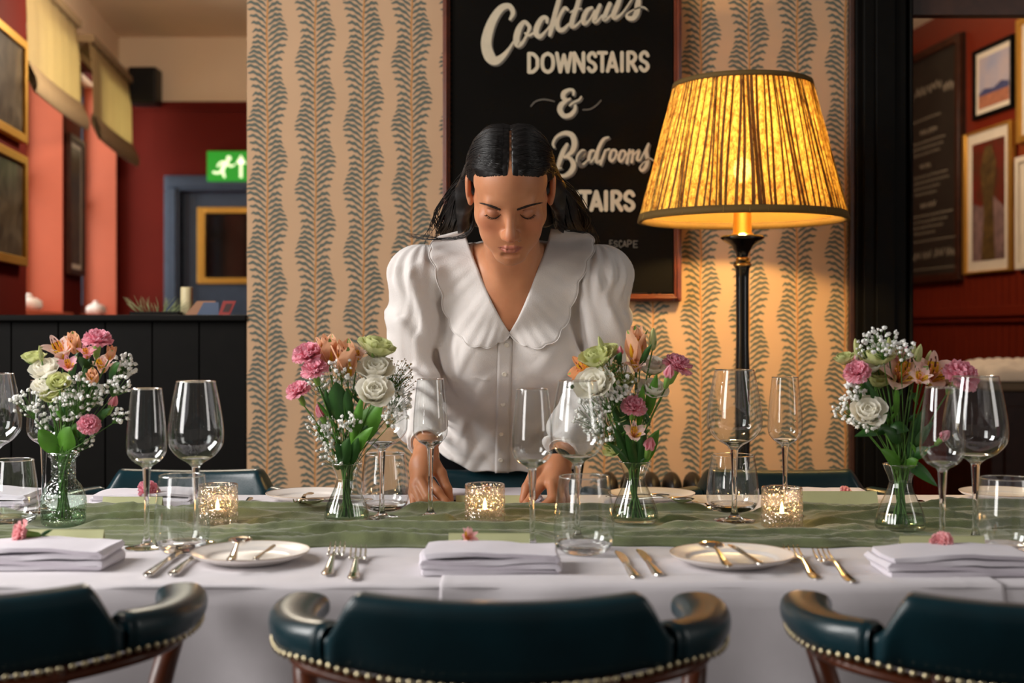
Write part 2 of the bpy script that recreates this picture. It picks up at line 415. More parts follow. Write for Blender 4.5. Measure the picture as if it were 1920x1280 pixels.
def LM(Yc, n, z): return plane_matrix(LW(Yc, n, z), (-kL*-1*1.0, -1.0, 0)) if False else plane_matrix(LW(Yc, n, z), (.1167*1.0, -1.0, 0)) @ Matrix.Rotation(PI, 4, 'Z')
def RWp(Y, n, z): return Vector((3.2725-.1125*Y-n*.994, Y-n*.112, z))
def RM(Yc, n, z): return plane_matrix(RWp(Yc, n, z), (.1125, -1.0, 0))
picture('upper gilt framed picture on the left wall before the first blind', LM(4.98, -.176, 1.864), .56, .42, .035, [M_['gold'], M_['dkwood'], M_['art1']], .0)
picture('lower gilt framed picture on the left wall before the first blind, hung beneath another', LM(4.98, -.176, 1.36), .56, .45, .035, [M_['gold'], M_['dkwood'], M_['art1']], .0)
picture('tall dark framed picture on the narrow wall between the two left windows', LM(6.99, -.004, 1.40), .36, .75, .03, [M_['dkwood'], M_['matboard'], M_['art1']], .03)
# right hand room
M_['redwall2'] = mat('brick_red_panelling', (118, 42, 24), .26, spec=.6, var=.06, vscale=3)
m = MB()
def rbox(mb, Y0, Y1, n0, n1, z0, z1, mi=0):
    vs = [RWp(y, n, z) for n in (n1, n0) for y in (Y0, Y1) for z in (z0, z1)]
    mb.add(vs, [(0,1,3,2),(4,6,7,5),(0,4,5,1),(2,3,7,6),(0,2,6,4),(1,5,7,3)], mi, False)
rbox(m, 3.9, 8.3, -.15, 0, 0, 3.0)
y = 4.5
while y < 8.2:
    rbox(m, y+.004, y+.066, 0, .010, 0, 1.50); y += .072
struct(m.build('wall_right', M_['redwall2'], bevel=.002))
m = MB(); rbox(m, 4.2, 8.2, .01, .045, 1.17, 1.225); rbox(m, 4.2, 8.2, .01, .03, 1.14, 1.17); struct(m.build('trim_7', M_['redwall2'], bevel=.005))
def mountain(m, w_, h_, z0, ms):
    ms += [mat('ochre_hill', (168, 110, 84), .6, var=.25, vscale=30), mat('blue_ridge', (66, 72, 112), .6, var=.2)]
    m.box(-w_/2, w_/2, -.0142, -.0135, z0, z0+h_*.26, 1)
    pts = [(-w_/2, z0+h_*.25), (w_/2, z0+h_*.25), (w_/2, z0+h_*.36), (w_*.25, z0+h_*.42), (0, z0+h_*.33), (-w_*.3, z0+h_*.38), (-w_/2, z0+h_*.30)]
    m.prism(pts, -.0144, -.0136, 2)
def figure(m, w_, h_, z0, ms):
    ms += [mat('umber_figure_paint', (84, 64, 30), .6, var=.5, vscale=25), mat('grey_rose_paint', (120, 96, 92), .6, var=.4, vscale=16)]
    m.prism([(-w_/2, z0), (w_/2, z0), (w_/2, z0+h_*.42), (w_*.1, z0+h_*.55), (-w_*.2, z0+h_*.45), (-w_/2, z0+h_*.5)], -.0142, -.0136, 2)
    m.prism([(-w_*.2, z0), (w_*.22, z0), (w_*.16, z0+h_*.5), (w_*.26, z0+h_*.8), (w_*.1, z0+h_*.96), (-w_*.12, z0+h_*.95), (-w_*.24, z0+h_*.75), (-w_*.12, z0+h_*.4)], -.0148, -.0136, 1)
picture('small landscape picture in a black frame on the red wall', RM(6.67, 0, 2.221), .43, .372, .022, [M_['black'], M_['matboard'], M_['art2']], .03, art=mountain)
picture('tall red and brown picture with gilded side bars on the red wall', RM(6.71, .01, 1.399), .53, .76, .035, [M_['gold'], M_['matboard'], M_['art3']], .055, sides_only=True, art=figure)
picture('gold framed picture cut off at the upper right edge of the view', RM(6.17, .0, 2.03), .50, .62, .035, [M_['gold'], M_['matboard'], M_['art2']], .06)
picture('white framed picture cut off at the right edge of the view below the gold frame', RM(6.16, .01, 1.40), .50, .56, .03, [M_['matboard'], M_['matboard'], M_['art3']], .06)
# ------------------------------------------------------------------ lettering
STK = [0]
def stroke(mb, pts, f, y, mi=0, dx=0, dz=0, n=7, minw=.01):
    """pts (u,v,half width) in drawing units, f maps to (x,z)"""
    ps = spline([(p[0], p[1], p[2]) for p in pts], n); STK[0] += 1; y -= (STK[0] % 40)*.00006
    L = []; R = []
    for i, p in enumerate(ps):
        a = ps[max(i-1, 0)]; b = ps[min(i+1, len(ps)-1)]
        tx, ty = b.x-a.x, b.y-a.y; l = math.hypot(tx, ty) or 1; nx, ny = -ty/l, tx/l
        h = max(p.z, minw); L.append((p.x+nx*h, p.y+ny*h)); R.append((p.x-nx*h, p.y-ny*h))
    k = len(ps)
    def tp(q): x, z = f(*q); return Vector((x+dx, y, z+dz))
    mb.add([tp(q) for q in L]+[tp(q) for q in R], [(i, i+1, k+i+1, k+i) for i in range(k-1)], mi, False)
    for p in (ps[0], ps[-1]):
        c = [(p.x+p.z*math.cos(a*PI/5), p.y+p.z*math.sin(a*PI/5)) for a in range(10)]
        y -= .00002; mb.add([tp(q) for q in c], [tuple(range(10))], mi, False)
GL = {'D': [[(0,0),(0,1)], [(0,0),(.5,.03),(.95,.25),(1,.5),(.95,.75),(.5,.97),(0,1)]],
 'O': [[(.5,0),(.12,.15),(0,.5),(.12,.85),(.5,1),(.88,.85),(1,.5),(.88,.15),(.5,0)]],
 'W': [[(0,0),(.24,1)],[(.24,1),(.5,.1)],[(.5,.1),(.76,1)],[(.76,1),(1,0)]],
 'N': [[(0,1),(0,0)],[(0,0),(1,1)],[(1,1),(1,0)]],
 'S': [[(.95,.18),(.7,.02),(.35,.02),(.05,.2),(.15,.42),(.75,.58),(.97,.8),(.65,.99),(.3,.98),(.02,.82)]],
 'T': [[(0,0),(1,0)],[(.5,0),(.5,1)]], 'A': [[(0,1),(.5,0)],[(.5,0),(1,1)],[(.2,.74),(.8,.74)]],
 'I': [[(.5,0),(.5,1)]], 'R': [[(0,1),(0,0)],[(0,0),(.6,.02),(.9,.25),(.6,.5),(.05,.54)],[(.4,.54),(1,1)]],
 'U': [[(0,0),(0,.7),(.25,.97),(.75,.97),(1,.7),(1,0)]], 'P': [[(0,1),(0,0)],[(0,0),(.6,.02),(.98,.26),(.6,.54),(0,.56)]],
 'E': [[(1,0),(0,0)],[(0,0),(0,1)],[(0,1),(1,1)],[(0,.5),(.8,.5)]], 'C': [[(.95,.2),(.6,0),(.15,.15),(0,.5),(.15,.85),(.6,1),(.98,.8)]]}
def glyphs(mb, items, hw, f, y, mi):
    for ch, x0, x1, y0, y1 in items:
        for s in GL[ch]:
            pts = [(x0+hw+(x1-x0-2*hw)*a, y0+hw+(y1-y0-2*hw)*b, hw) for a, b in s]
            if len(pts) == 2: p, q = pts; stroke(mb, [p, ((p[0]+q[0])/2, (p[1]+q[1])/2, hw), q], f, y, mi, n=2)
            else: stroke(mb, pts, f, y, mi, n=5)
# -- the big sign
BY = WY-.035; BS = BY/F
def bx(px): return (px-960)*BS
def bz(py): return CZ-(py-HY)*BS
t = thing('wall_sign', 'large black sign with cream hand lettering behind the woman', 'sign', (bx(1055), WY, bz(568)))
M_['signface'] = mat('black_sign_paint', (12, 9, 6), .6, spec=.08, var=.3, vscale=4)
M_['signink'] = mat('cream_sign_paint', (196, 182, 156), .6, var=.08, vscale=30)
M_['signshade'] = mat('grey_drop_shade_paint', (92, 84, 74), .6, var=.1)
M_['signfaint'] = mat('faint_grey_paint', (98, 90, 80), .6)
M_['mahog'] = mat('mahogany_frame', (98, 44, 22), .28, var=.3, vscale=20, coat=.4)
bt = -150
m = MB(); m.box(bx(846), bx(1262), BY+.004, WY-.002, bz(548), bz(bt)); m.build('sign_board', M_['signface'], t, world=1)
m = MB()
def frame_rect(m, x0, x1, z0, z1, fw, ya, yb):
    m.box(x0, x0+fw, ya, yb, z0, z1); m.box(x1-fw, x1, ya, yb, z0, z1); m.box(x0+fw, x1-fw, ya, yb, z0, z0+fw); m.box(x0+fw, x1-fw, ya, yb, z1-fw, z1)
frame_rect(m, bx(830), bx(1278), bz(565), bz(bt-16), 14*BS, BY-.004, WY-.001)
frame_rect(m, bx(834), bx(1274), bz(561), bz(bt-12), 5*BS, BY-.013, BY-.003)
m.build('sign_frame', M_['mahog'], t, world=1, bevel=.003)
f1 = lambda u, v: (bx(890+u/5.647), bz(v/5.647))
f2 = lambda u, v: (bx(980+u/6.738), bz(150+v/6.738))
f3 = lambda u, v: (bx(1030+u/8), bz(330+v/8))
CK = [[(375,200,14),(405,130,24),(365,62,28),(280,85,36),(195,200,44),(138,350,52),(122,480,55),(160,600,58),(220,640,46),(290,600,30),(360,520,17),(410,440,10)],
 [(560,250,20),(520,232,22),(470,300,32),(442,400,34),(455,470,32),(505,450,18),(555,360,14),(580,290,20),(556,246,20)], [(535,350,12),(580,372,14),(645,330,10)],
 [(765,235,14),(762,190,20),(715,190,24),(665,270,30),(650,350,28),(690,385,24),(750,330,12),(805,260,9)],
 [(910,-120,24),(890,0,24),(850,150,26),(815,290,26),(795,370,18)], [(985,100,14),(950,85,18),(895,180,18),(872,250,24),(890,310,24),(940,310,22),(1000,250,12)],
 [(1125,-100,24),(1085,60,24),(1040,190,26),(1028,270,26),(1070,272,14),(1130,210,10)], [(1015,130,8),(1070,97,12),(1130,90,8)],
 [(1240,80,16),(1190,110,24),(1152,190,26),(1162,245,24),(1212,215,12),(1270,110,10)], [(1325,55,20),(1285,150,24),(1268,220,26),(1300,222,14),(1350,160,9)],
 [(1430,40,24),(1388,140,24),(1372,198,26),(1402,200,14),(1460,140,9)], [(1580,-140,16),(1520,30,26),(1472,150,28),(1490,188,22),(1560,140,11),(1640,30,9),(1700,-70,9)],
 [(1745,-70,14),(1728,40,30),(1716,130,30),(1680,188,26),(1628,190,22),(1608,160,11),(1650,120,8),(1740,80,8),(1790,76,8),(1825,100,6)]]
AM = [[(640,185,15),(640,135,19),(590,122,20),(522,160,30),(512,220,28),(560,250,20),(600,235,12)], [(560,255,18),(490,310,32),(470,380,34),(520,450,30),(600,440,28),(655,380,24),(665,320,16)], [(595,320,12),(640,282,14),(710,250,14),(740,210,10)]]
BD = [[(398,850,11),(382,800,14),(430,715,18),(530,668,26),(620,695,34),(655,790,36),(622,900,30),(530,978,15)], [(530,965,13),(600,990,24),(642,1070,32),(605,1160,32),(520,1210,22),(450,1190,15),(430,1125,11),(490,1110,8)], [(560,812,20),(512,900,30),(470,1010,28),(440,1110,20)],
 [(700,1010,12),(760,960,11),(792,905,13),(752,890,18),(702,960,26),(702,1050,26),(752,1070,17),(820,1010,9)], [(900,890,14),(860,900,20),(836,980,22),(850,1030,20),(890,1000,12),(932,900,12)], [(1085,720,12),(1020,750,20),(960,860,22),(932,980,22),(942,1040,18),(985,1010,10)],
 [(1045,885,14),(1012,980,18),(985,1062,16)], [(1000,980,9),(1050,892,10),(1092,872,15)], [(1165,880,15),(1125,895,18),(1100,980,20),(1125,1020,18),(1165,980,15),(1185,910,15),(1165,880,15)], [(1275,890,15),(1240,905,17),(1215,985,19),(1240,1025,17),(1278,985,14),(1298,915,14),(1275,890,15)], [(1185,950,8),(1240,940,8)],
 [(1350,880,14),(1318,1045,20)], [(1335,960,9),(1395,885,15),(1378,1035,18)], [(1390,960,9),(1470,885,15),(1445,1000,18),(1490,1010,9)], [(1300,960,8),(1350,890,9)], [(1485,1010,9),(1590,805,14)],
 [(1590,805,14),(1560,900,24),(1575,1000,24),(1560,1090,24),(1510,1142,18),(1480,1110,12),(1520,1050,8),(1600,990,8),(1650,1015,7)]]
def word(name, strokes, f):
    m = MB()
    for s in strokes:
        if len(s) == 2: s = [s[0], tuple((a+b)/2 for a, b in zip(s[0], s[1])), s[1]]
        stroke(m, s, f, BY-.0008+.004, 1, .0045, -.0045); stroke(m, s, f, BY-.0016+.004, 0)
    m.build(name, [M_['signink'], M_['signshade']], t, world=1)
word('lettering', CK, f1); word('lettering', AM, f2); word('lettering', BD, f2)
m = MB(); nm = 'DOWNSTAIRS'; xs = [(555,685),(695,852),(850,1040),(1035,1172),(1183,1303),(1290,1412),(1388,1528),(1538,1582),(1605,1732),(1735,1857)]
glyphs(m, [(c, a, b, 548-i*1.8, 782-i*2) for i, (c, (a, b)) in enumerate(zip(nm, xs))], 20, f1, BY+.0025, 0); m.build('lettering', M_['signink'], t, world=1)
m = MB(); nm = 'UPSTAIRS'; xs = [(-140,40),(70,255),(265,462),(425,642),(598,812),(812,888),(915,1112),(1103,1297)]
glyphs(m, [(c, a, b, 205, 535) for c, (a, b) in zip(nm, xs)], 32, f3, BY+.0025, 0); m.build('lettering', M_['signink'], t, world=1)
m = MB(); nm = 'ESCAPE'; xs = [(900,955),(965,1030),(1040,1095),(1100,1160),(1168,1240),(1258,1328)]
glyphs(m, [(c, a, b, 958+(i % 2)*8, 1060+(i % 3)*8) for i, (c, (a, b)) in enumerate(zip(nm, xs))], 7, f3, BY+.0025, 0)
for s in ([(105,330,8),(160,272,9),(250,245,9),(330,253,9),(400,270,7)], [(762,375,8),(850,368,9),(930,320,9),(990,257,7)]): stroke(m, s, f2, BY+.0025)
m.build('lettering', M_['signfaint'], t, world=1)
# -- second sign in the right room
Mr = RM(7.56, 0, 1.372)
t2 = thing('wall_sign', 'tall chalkboard menu sign on the red wall of the right room', 'sign', Mr.translation); t2.rotation_euler = Mr.to_euler()
w2, h2 = 1.12, 1.356
m = MB(); m.box(-w2/2, w2/2, -.02, 0, 0, h2); m.build('sign_board', mat('chalkboard_grey', (48, 44, 38), .5, var=.15, vscale=4), t2)
m = MB(); frame_rect(m, -w2/2, w2/2, 0, h2, .045, -.045, 0); m.build('sign_frame', M_['dkwood'], t2, bevel=.004)
m = MB(); rnd = random.Random(3); cx = .08
fi = lambda u, v: (u, v)
def scrib(x0, x1, z, h, hw, arc=0):                       # painted words too blurred to read in the photo: wavy dabs
    x = x0
    while x < x1:
        wd = h*rnd.uniform(.7, 2.2); n = 8; ph = rnd.uniform(0, 6)
        pts = [(x+wd*q/n, z+arc*(1-((x-cx)/.4)**2)+h*(.5+.38*math.sin(ph+q*2.1)*rnd.uniform(.5, 1)), hw) for q in range(n+1)]
        stroke2(m, pts); x += wd+h*.35
def stroke2(m, pts):
    ps = [Vector(p) for p in pts]
    for a, b in zip(ps, ps[1:]):
        dx, dz = b.x-a.x, b.y-a.y; l = math.hypot(dx, dz) or 1; nx, nz = -dz/l*a.z, dx/l*a.z
        m.add([(a.x+nx, -.0208, a.y+nz), (b.x+nx, -.0208, b.y+nz), (b.x-nx, -.0208, b.y-nz), (a.x-nx, -.0208, a.y-nz)], [(0, 1, 2, 3)], 0, False)
scrib(cx-.40, cx+.40, 1.0, .085, .008, .09); scrib(cx-.18, cx+.2, .95, .02, .003)
for zc, rows in ((.86, 3), (.66, 4), (.43, 4)):
    scrib(cx-.06, cx+.06, zc, .05, .006)
    for r_ in range(rows): hw_ = [.30, .26, .22, .14][r_]*rnd.uniform(.85, 1.1); scrib(cx-hw_, cx+hw_, zc-.045-.034*r_, .022, .003)
scrib(cx-.36, cx+.36, .12, .09, .006)
frame = MB(); m.box(-.4, .5, -.0206, -.0202, .245, .25); m.box(-.4, .5, -.0206, -.0202, .08, .085)
m.build('lettering', mat('chalky_grey_paint', (140, 132, 116), .7), t2)
# ------------------------------------------------------------------ small fittings of the left room
def at(px, py, d): return P(px, py, d)
e = thing('exit_sign', 'green lit exit sign with running man and arrow above the blue door', 'exit sign', at(430, 340, LF))
x0, x1 = W(388, LF-.06), W(500, LF-.06); z0, z1 = at(0, 340, LF-.06).z, at(0, 283, LF-.06).z
M_['exitg'] = mat('lit_green_sign', (40, 150, 40), .4, emit=(30, 150, 40), estr=.55)
M_['exitw'] = mat('lit_white_pictogram', (240, 250, 220), .4, emit=(225, 245, 190), estr=1.1)
m = MB(); m.box(x0, x1, LF-.06, LF, z0, z1); m.build('sign_box', M_['exitg'], e, world=1, bevel=.004)
m = MB(); s = (z1-z0); yy = LF-.0615
def ex(u, v): return (x0+u*s, z1-v*s)
for st in ([(.62,.42,.05),(.52,.62,.055),(.58,.85,.04)], [(.52,.62,.05),(.38,.72,.04),(.22,.70,.04)], [(.66,.38,.07),(.55,.50,.08),(.52,.62,.06)], [(.64,.36,.04),(.45,.38,.035),(.36,.5,.035)], [(.66,.40,.04),(.78,.5,.035),(.90,.46,.03)]):
    stroke(m, [(a, b, c) for a, b, c in st], lambda u, v: ex(u, v), yy, 0)
for c_ in ((.72, .24, .085),): m.add([Vector((ex(c_[0]+c_[2]*math.cos(a*PI/8), c_[1]+c_[2]*math.sin(a*PI/8))[0], yy, ex(c_[0]+c_[2]*math.cos(a*PI/8), c_[1]+c_[2]*math.sin(a*PI/8))[1])) for a in range(16)], [tuple(range(16))], 0, False)
def quad(pts): m.add([Vector((ex(*p)[0], yy, ex(*p)[1])) for p in pts], [tuple(range(len(pts)))], 0, False)
quad([(1.07,.3),(1.17,.3),(1.17,.88),(1.07,.88)]); quad([(1.12,.12),(1.30,.42),(.94,.42)])
m.build('pictogram', M_['exitw'], e, world=1)
# loudspeaker
q = at(273, 198, LF-.12)
e = thing('wall_speaker', 'black loudspeaker standing above the picture rail in the far corner', 'speaker', (q.x, LF-.0, q.z))
m = MB(); m.box(-.09, .09, -.2, -.05, .0, .235); m.build('cabinet', mat('black_speaker', (10, 10, 10), .5), e, bevel=.015)
m = MB(); m.box(-.078, .078, -.208, -.198, .015, .22); m.build('grille', mat('black_mesh_grille', (16, 16, 16), .8, bump=.5, bscale=900), e, bevel=.008)
m = MB(); m.box(-.02, .02, -.06, 0, .08, .14); m.build('bracket', M_['black'], e)
# things on the partition ledge
LZ = wz(590)
e = thing('spiky_plant', 'spiky pale green grass plant on the black ledge beside the leaflets', 'plant', (W(290, WY+.2), WY+.22, LZ))
m = MB(); rnd = random.Random(5)
M_['blade'] = mat('grey_green_blade', (150, 160, 112), .6, var=.2)
m2 = MB(); m2.box(-.075, .075, -.03, .03, 0, .012); m2.build('pot', M_['black'], e, bevel=.003)
for i in range(46):
    x = rnd.uniform(-.07, .07); dx = x*.5+rnd.uniform(-.03, .03); h = rnd.uniform(.03, .062); y0 = rnd.uniform(-.02, .02)
    m.tube([(x*.8, y0, .008), (x+dx*.3, y0, h*.6), (x+dx*.8, y0+rnd.uniform(-.02, .02), h)], [.0022, .0020, .0004], 5, flat=.4)
m.build('leaves', M_['blade'], e)
e = thing('jar_candle', 'short cream pillar candle behind the leaflets on the ledge', 'candle', (W(350, WY+.28), WY+.28, LZ))
m = MB(); m.lathe([(0, 0), (.018, 0), (.0185, .004), (.0185, .085), (.017, .09), (0, .088)], 24); m.build('wax', mat('cream_wax', (222, 206, 160), .5), e)
m = MB(); m.tube([(0, 0, .086), (.001, 0, .096)], .0012, 6); m.build('wick', M_['black'], e)
e = thing('leaflet_stand', 'tan and blue folded leaflet lying on the black ledge', 'leaflet', (W(385, WY+.1), WY+.13, LZ))
m = MB(); m.prism([(-.055, .001), (.03, .001), (.035, .042), (-.02, .042)], -.05, -.047, 0); m.prism([(-.02, .001), (.045, .001), (.045, .038), (.0, .038)], -.052, -.0505, 1)
m.build('panel', [mat('tan_card', (150, 104, 74), .6), mat('blue_card', (70, 82, 104), .6)], e)
m = MB(); m.prism([(-.055, .0), (-.02, .041), (-.018, .041), (-.05, .0)], -.047, .01, 0); m.build('fold_back', mat('tan_card_back', (140, 96, 68), .6), e)
e = thing('red_leaflet', 'red bordered leaflet propped at the end of the black ledge', 'leaflet', (W(422, WY+.06), WY+.08, LZ))
m = MB(); m.prism([(-.022, .001), (.012, .001), (.030, .042), (-.008, .042)], -.01, -.006, 0); m.build('card', mat('red_card', (140, 34, 26), .5), e)
m = MB(); m.prism([(-.010, .009), (.009, .009), (.020, .034), (.001, .034)], -.0112, -.010, 0); m.build('dark_panel', mat('dark_print', (60, 30, 28), .6), e)
for px, nm_, lab in ((56, 6.2, 'white rounded ornament on the sill of the nearer left window'), (178, 7.75, 'pale shell ornament on the sill of the farther left window')):
    e = LW(nm_, .03, 1.19); o = thing('sill_ornament', lab, 'ornament', e)
    m = MB(); m.lathe([(0, 0), (.04, 0), (.06, .02), (.055, .05), (.03, .065), (0, .067)], 20, rf=lambda a, z: 1+.08*math.sin(5*a)); m.build('body', M_['china'], o)
    m = MB(); m.ball((.0, 0, .07), .018, 12, 8); m.build('knob', M_['china'], o)
# banquette seat in the right room
e = thing('buttoned_bench', 'white buttoned bench cushion on dark wood against the red wall', 'bench', (2.22, 5.25, 0))
m = MB()
def cush(u, v):
    x = -.37+.80*u; y = -.28+.56*v; r = (1-abs(2*u-1)**8)*(1-abs(2*v-1)**6)
    return Vector((x, y, .90+.075*r**.5-.014*(math.cos(x*52)*math.cos(y*52)+.3)*r))
m.grid(cush, 70, 50); m.grid(lambda u, v: Vector((-.37+.8*u, -.28+.56*v, .895)), 2, 2); m.build('cushion', mat('ivory_buttoned_fabric', (220, 212, 196), .8), e)
m = MB(); m.box(-.37, .43, -.27, .28, .86, .90); m.build('seat_rail', mat('beige_braid', (170, 150, 120), .8), e, bevel=.01)
m = MB(); m.box(-.35, .41, -.25, .26, 0, .86); m.box(-.30, -.01, -.262, -.25, .1, .8); m.box(.05, .36, -.262, -.25, .1, .8); m.build('base', M_['dkwood'], e, bevel=.006)
# cast iron radiator
e = thing('radiator', 'black cast iron column radiator under the wallpaper behind the lamp', 'radiator', (W(1358, 3.56), 3.56, 0))
m = MB(); xw = W(1592, 3.56)-W(1120, 3.56); nsec = 12
RT = CZ-(884-HY)*3.56/F
for i in range(nsec):
    x = -xw/2+xw*(i+.5)/nsec; hw_ = xw/nsec*.47
    for yo in (-.05, .05):
        m.tube([(x, yo, .08), (x, yo, RT-.06)], .016, 8)
    def sec(u, v):
        a = 2*PI*u; b = PI*v
        return Vector((x+hw_*math.sin(b)*math.cos(a), .078*math.sin(b)*math.sin(a), RT-.045-.045*math.cos(b)))
    m.grid(sec, 16, 9, cu=True); m.tube([(x, -.05, .1), (x, -.05, .0)], .02, 8) if i in (0, nsec-1) else None
    m.ball((x, 0, .1), .06, 14, 8, sc=(hw_/.06, 1.2, .7))
m.build('sections', mat('black_iron', (24, 20, 17), .4, var=.3), e)
m = MB(); m.tube([(xw/2, 0, .1), (xw/2+.05, 0, .1), (xw/2+.05, 0, 0)], .012, 10); m.build('pipe', M_['brass'], e)
m = MB(); m.lathe([(.0, 0), (.02, 0), (.022, .03), (.0, .035)], 16, M=Matrix.Translation((xw/2+.04, 0, .12))); m.build('valve', M_['brass'], e)
# ------------------------------------------------------------------ floor lamp with pleated shade
LD = 3.30; LX = W(1392, LD)
lz = lambda py: CZ-(py-HY)*LD/F
lamp = thing('floor_lamp', 'tall black floor lamp with a lit pleated yellow brown shade', 'lamp', (LX, LD, 0))
R0 = 192*LD/F; R1 = 126*LD/F; zb = lz(414); ztp = lz(158)
m = bpy.data.materials.new('pleated_marbled_fabric'); m.use_nodes = True; nt = m.node_tree; b = nt.nodes['Principled BSDF']; out = nt.nodes['Material Output']
tc = nt.nodes.new('ShaderNodeTexCoord'); mp = nt.nodes.new('ShaderNodeMapping'); mp.inputs['Scale'].default_value = (1, 1, .55)
nt.links.new(tc.outputs['Object'], mp.inputs[0])
n1 = nt.nodes.new('ShaderNodeTexNoise'); n1.inputs['Scale'].default_value = 85; n1.inputs['Detail'].default_value = 5; n1.inputs['Roughness'].default_value = .7
nt.links.new(mp.outputs[0], n1.inputs['Vector'])
r1 = nt.nodes.new('ShaderNodeValToRGB'); r1.color_ramp.elements[0].position = .38; r1.color_ramp.elements[1].position = .60
r1.color_ramp.elements[0].color = lin((146, 98, 40)); r1.color_ramp.elements[1].color = lin((250, 216, 116))
nt.links.new(n1.outputs['Fac'], r1.inputs[0]); nt.links.new(r1.outputs[0], b.inputs['Base Color']); b.inputs['Roughness'].default_value = .9
tr = nt.nodes.new('ShaderNodeBsdfTranslucent'); nt.links.new(r1.outputs[0], tr.inputs[0])
mx = nt.nodes.new('ShaderNodeMixShader'); mx.inputs[0].default_value = .66
nt.links.new(b.outputs[0], mx.inputs[1]); nt.links.new(tr.outputs[0], mx.inputs[2]); nt.links.new(mx.outputs[0], out.inputs[0])
def sheer(m, f):
    nt = m.node_tree; out = nt.nodes['Material Output']; src = out.inputs[0].links[0].from_socket
    t = nt.nodes.new('ShaderNodeBsdfTransparent'); mx = nt.nodes.new('ShaderNodeMixShader'); mx.inputs[0].default_value = f
    nt.links.new(src, mx.inputs[1]); nt.links.new(t.outputs[0], mx.inputs[2]); nt.links.new(mx.outputs[0], out.inputs[0]); return m
M_['shade'] = sheer(m, .09)
M_['shade_in'] = translucent(mat('cream_shade_lining', (236, 200, 120), .9), (255, 230, 150), .8)
sheer(M_['shade_in'], .14)
mm = MB(); NP = 96; rnd = random.Random(11); jit = [rnd.uniform(-.3, .3) for _ in range(NP)]; amp = [rnd.uniform(.55, 1.25) for _ in range(NP)]
def shade(u, v):
    kk = u*NP; i = int(kk) % NP; f = kk-int(kk)
    a = 2*PI*(i+f+jit[i]*math.sin(PI*f)*.6+.35*math.sin(v*3+i))/NP
    r = R0+(R1-R0)*v+(.0042*amp[i]*(1-.3*v))*math.cos(2*PI*f)+.0012*math.sin(v*9+i*2)
    return Vector((r*math.cos(a), r*math.sin(a), zb+(ztp-zb)*v))
mm.grid(shade, NP*6, 14, cu=True)
ls = mm.build('lamp_shade', M_['shade'], lamp)
# overlapping pleat folds: strips of doubled fabric, read dark against the bulb
mm = MB()
for i in range(NP):
    w_ = rnd.uniform(.0035, .0085)
    a = 2*PI*(i+.5+jit[i])/NP
    def st(u, v):
        r = R0+(R1-R0)*v+.0005; aa = a+(u-.5)*w_/(R0*.8)+.35*math.sin(v*3+i)*2*PI/NP
        return Vector((r*math.cos(aa), r*math.sin(aa), zb+(ztp-zb)*v))
    mm.grid(st, 3, 10)
M_['pleatfold'] = translucent(mat('olive_doubled_pleat', (86, 68, 40), .9, var=.3, vscale=60), (120, 84, 34), .25)
mm.build('pleat_folds', M_['pleatfold'], ls)
mm = MB(); mm.lathe([(R0-.006, zb), (R1-.006, ztp)], 96); mm.build('shade_lining', M_['shade_in'], ls)
M_['trimb'] = mat('olive_brown_shade_tape', (98, 74, 30), .8, bump=.3, bscale=400)
for zz, rr, h in ((zb, R0, .017), (ztp, R1, .011)):
    mm = MB(); s = (R1-R0)/(ztp-zb); sg = 1 if zz == zb else -1
    z_a, z_b = (zz-.002, zz+h) if sg > 0 else (zz-h, zz+.002)
    ra, rb = R0+s*(z_a-zb), R0+s*(z_b-zb)
    mm.lathe([(ra-.007, z_a), (ra+.0055, z_a), (rb+.0055, z_b), (rb-.007, z_b)], 96, closed=True); mm.build('shade_trim', M_['trimb'], ls)
M_['bulb'] = mat('glowing_bulb', (255, 220, 150), emit=(255, 200, 110), estr=130)
zbulb = lz(318)
mm = MB(); mm.ball((0, 0, zbulb), .024, 20, 14, sc=(1, 1, 1.35)); mm.build('bulb', M_['bulb'], lamp)
pl = point('bulb_light', (LX, LD, zbulb), 84, (1, .67, .25), .03); 
mm = MB()
mm.lathe([(.0, lz(365)), (.018, lz(365)), (.021, lz(368)), (.024, lz(436)), (.03, lz(440))], 28); mm.build('candle_sleeve', M_['brass'], lamp)
mm = MB(); b = 1.375e-3*1.0
pr = [(.0, lz(440)), (.052, lz(442)), (.057, lz(446)), (.048, lz(452)), (.030, lz(460)), (.017, lz(474)), (.013, lz(484)), (.015, lz(488)), (.021, lz(492)), (.023, lz(497)), (.018, lz(503)), (.0165, lz(520)), (.0165, lz(640)), (.019, lz(700)), (.019, .30), (.026, .27), (.026, .24), (.02, .22), (.03, .10), (.05, .07), (.14, .035), (.155, .02), (.155, 0), (0, 0)]
mm.lathe(pr, 32); mm.build('pole', mat('black_lacquered_wood', (14, 11, 9), .18, coat=.5), lamp)
mm = MB(); mm.lathe([(.0135, lz(482)), (.016, lz(484)), (.0165, lz(487)), (.014, lz(489))], 28); mm.lathe([(.0225, lz(495)), (.0238, lz(497)), (.0225, lz(499))], 28); mm.build('brass_ring', M_['brass'], lamp)
mm = MB()
for k in range(3):
    a = 2*PI*k/3+.3; mm.tube([(0, 0, ztp-.012), ((R1-.006)*math.cos(a), (R1-.006)*math.sin(a), ztp-.012)], .002, 6)
mm.tube([(0.0, 0, lz(365)), (.05, 0, lz(340)), (.055, 0, lz(280)), (0, 0, ztp-.01)], .002, 6); mm.build('shade_carrier', M_['brass'], lamp)
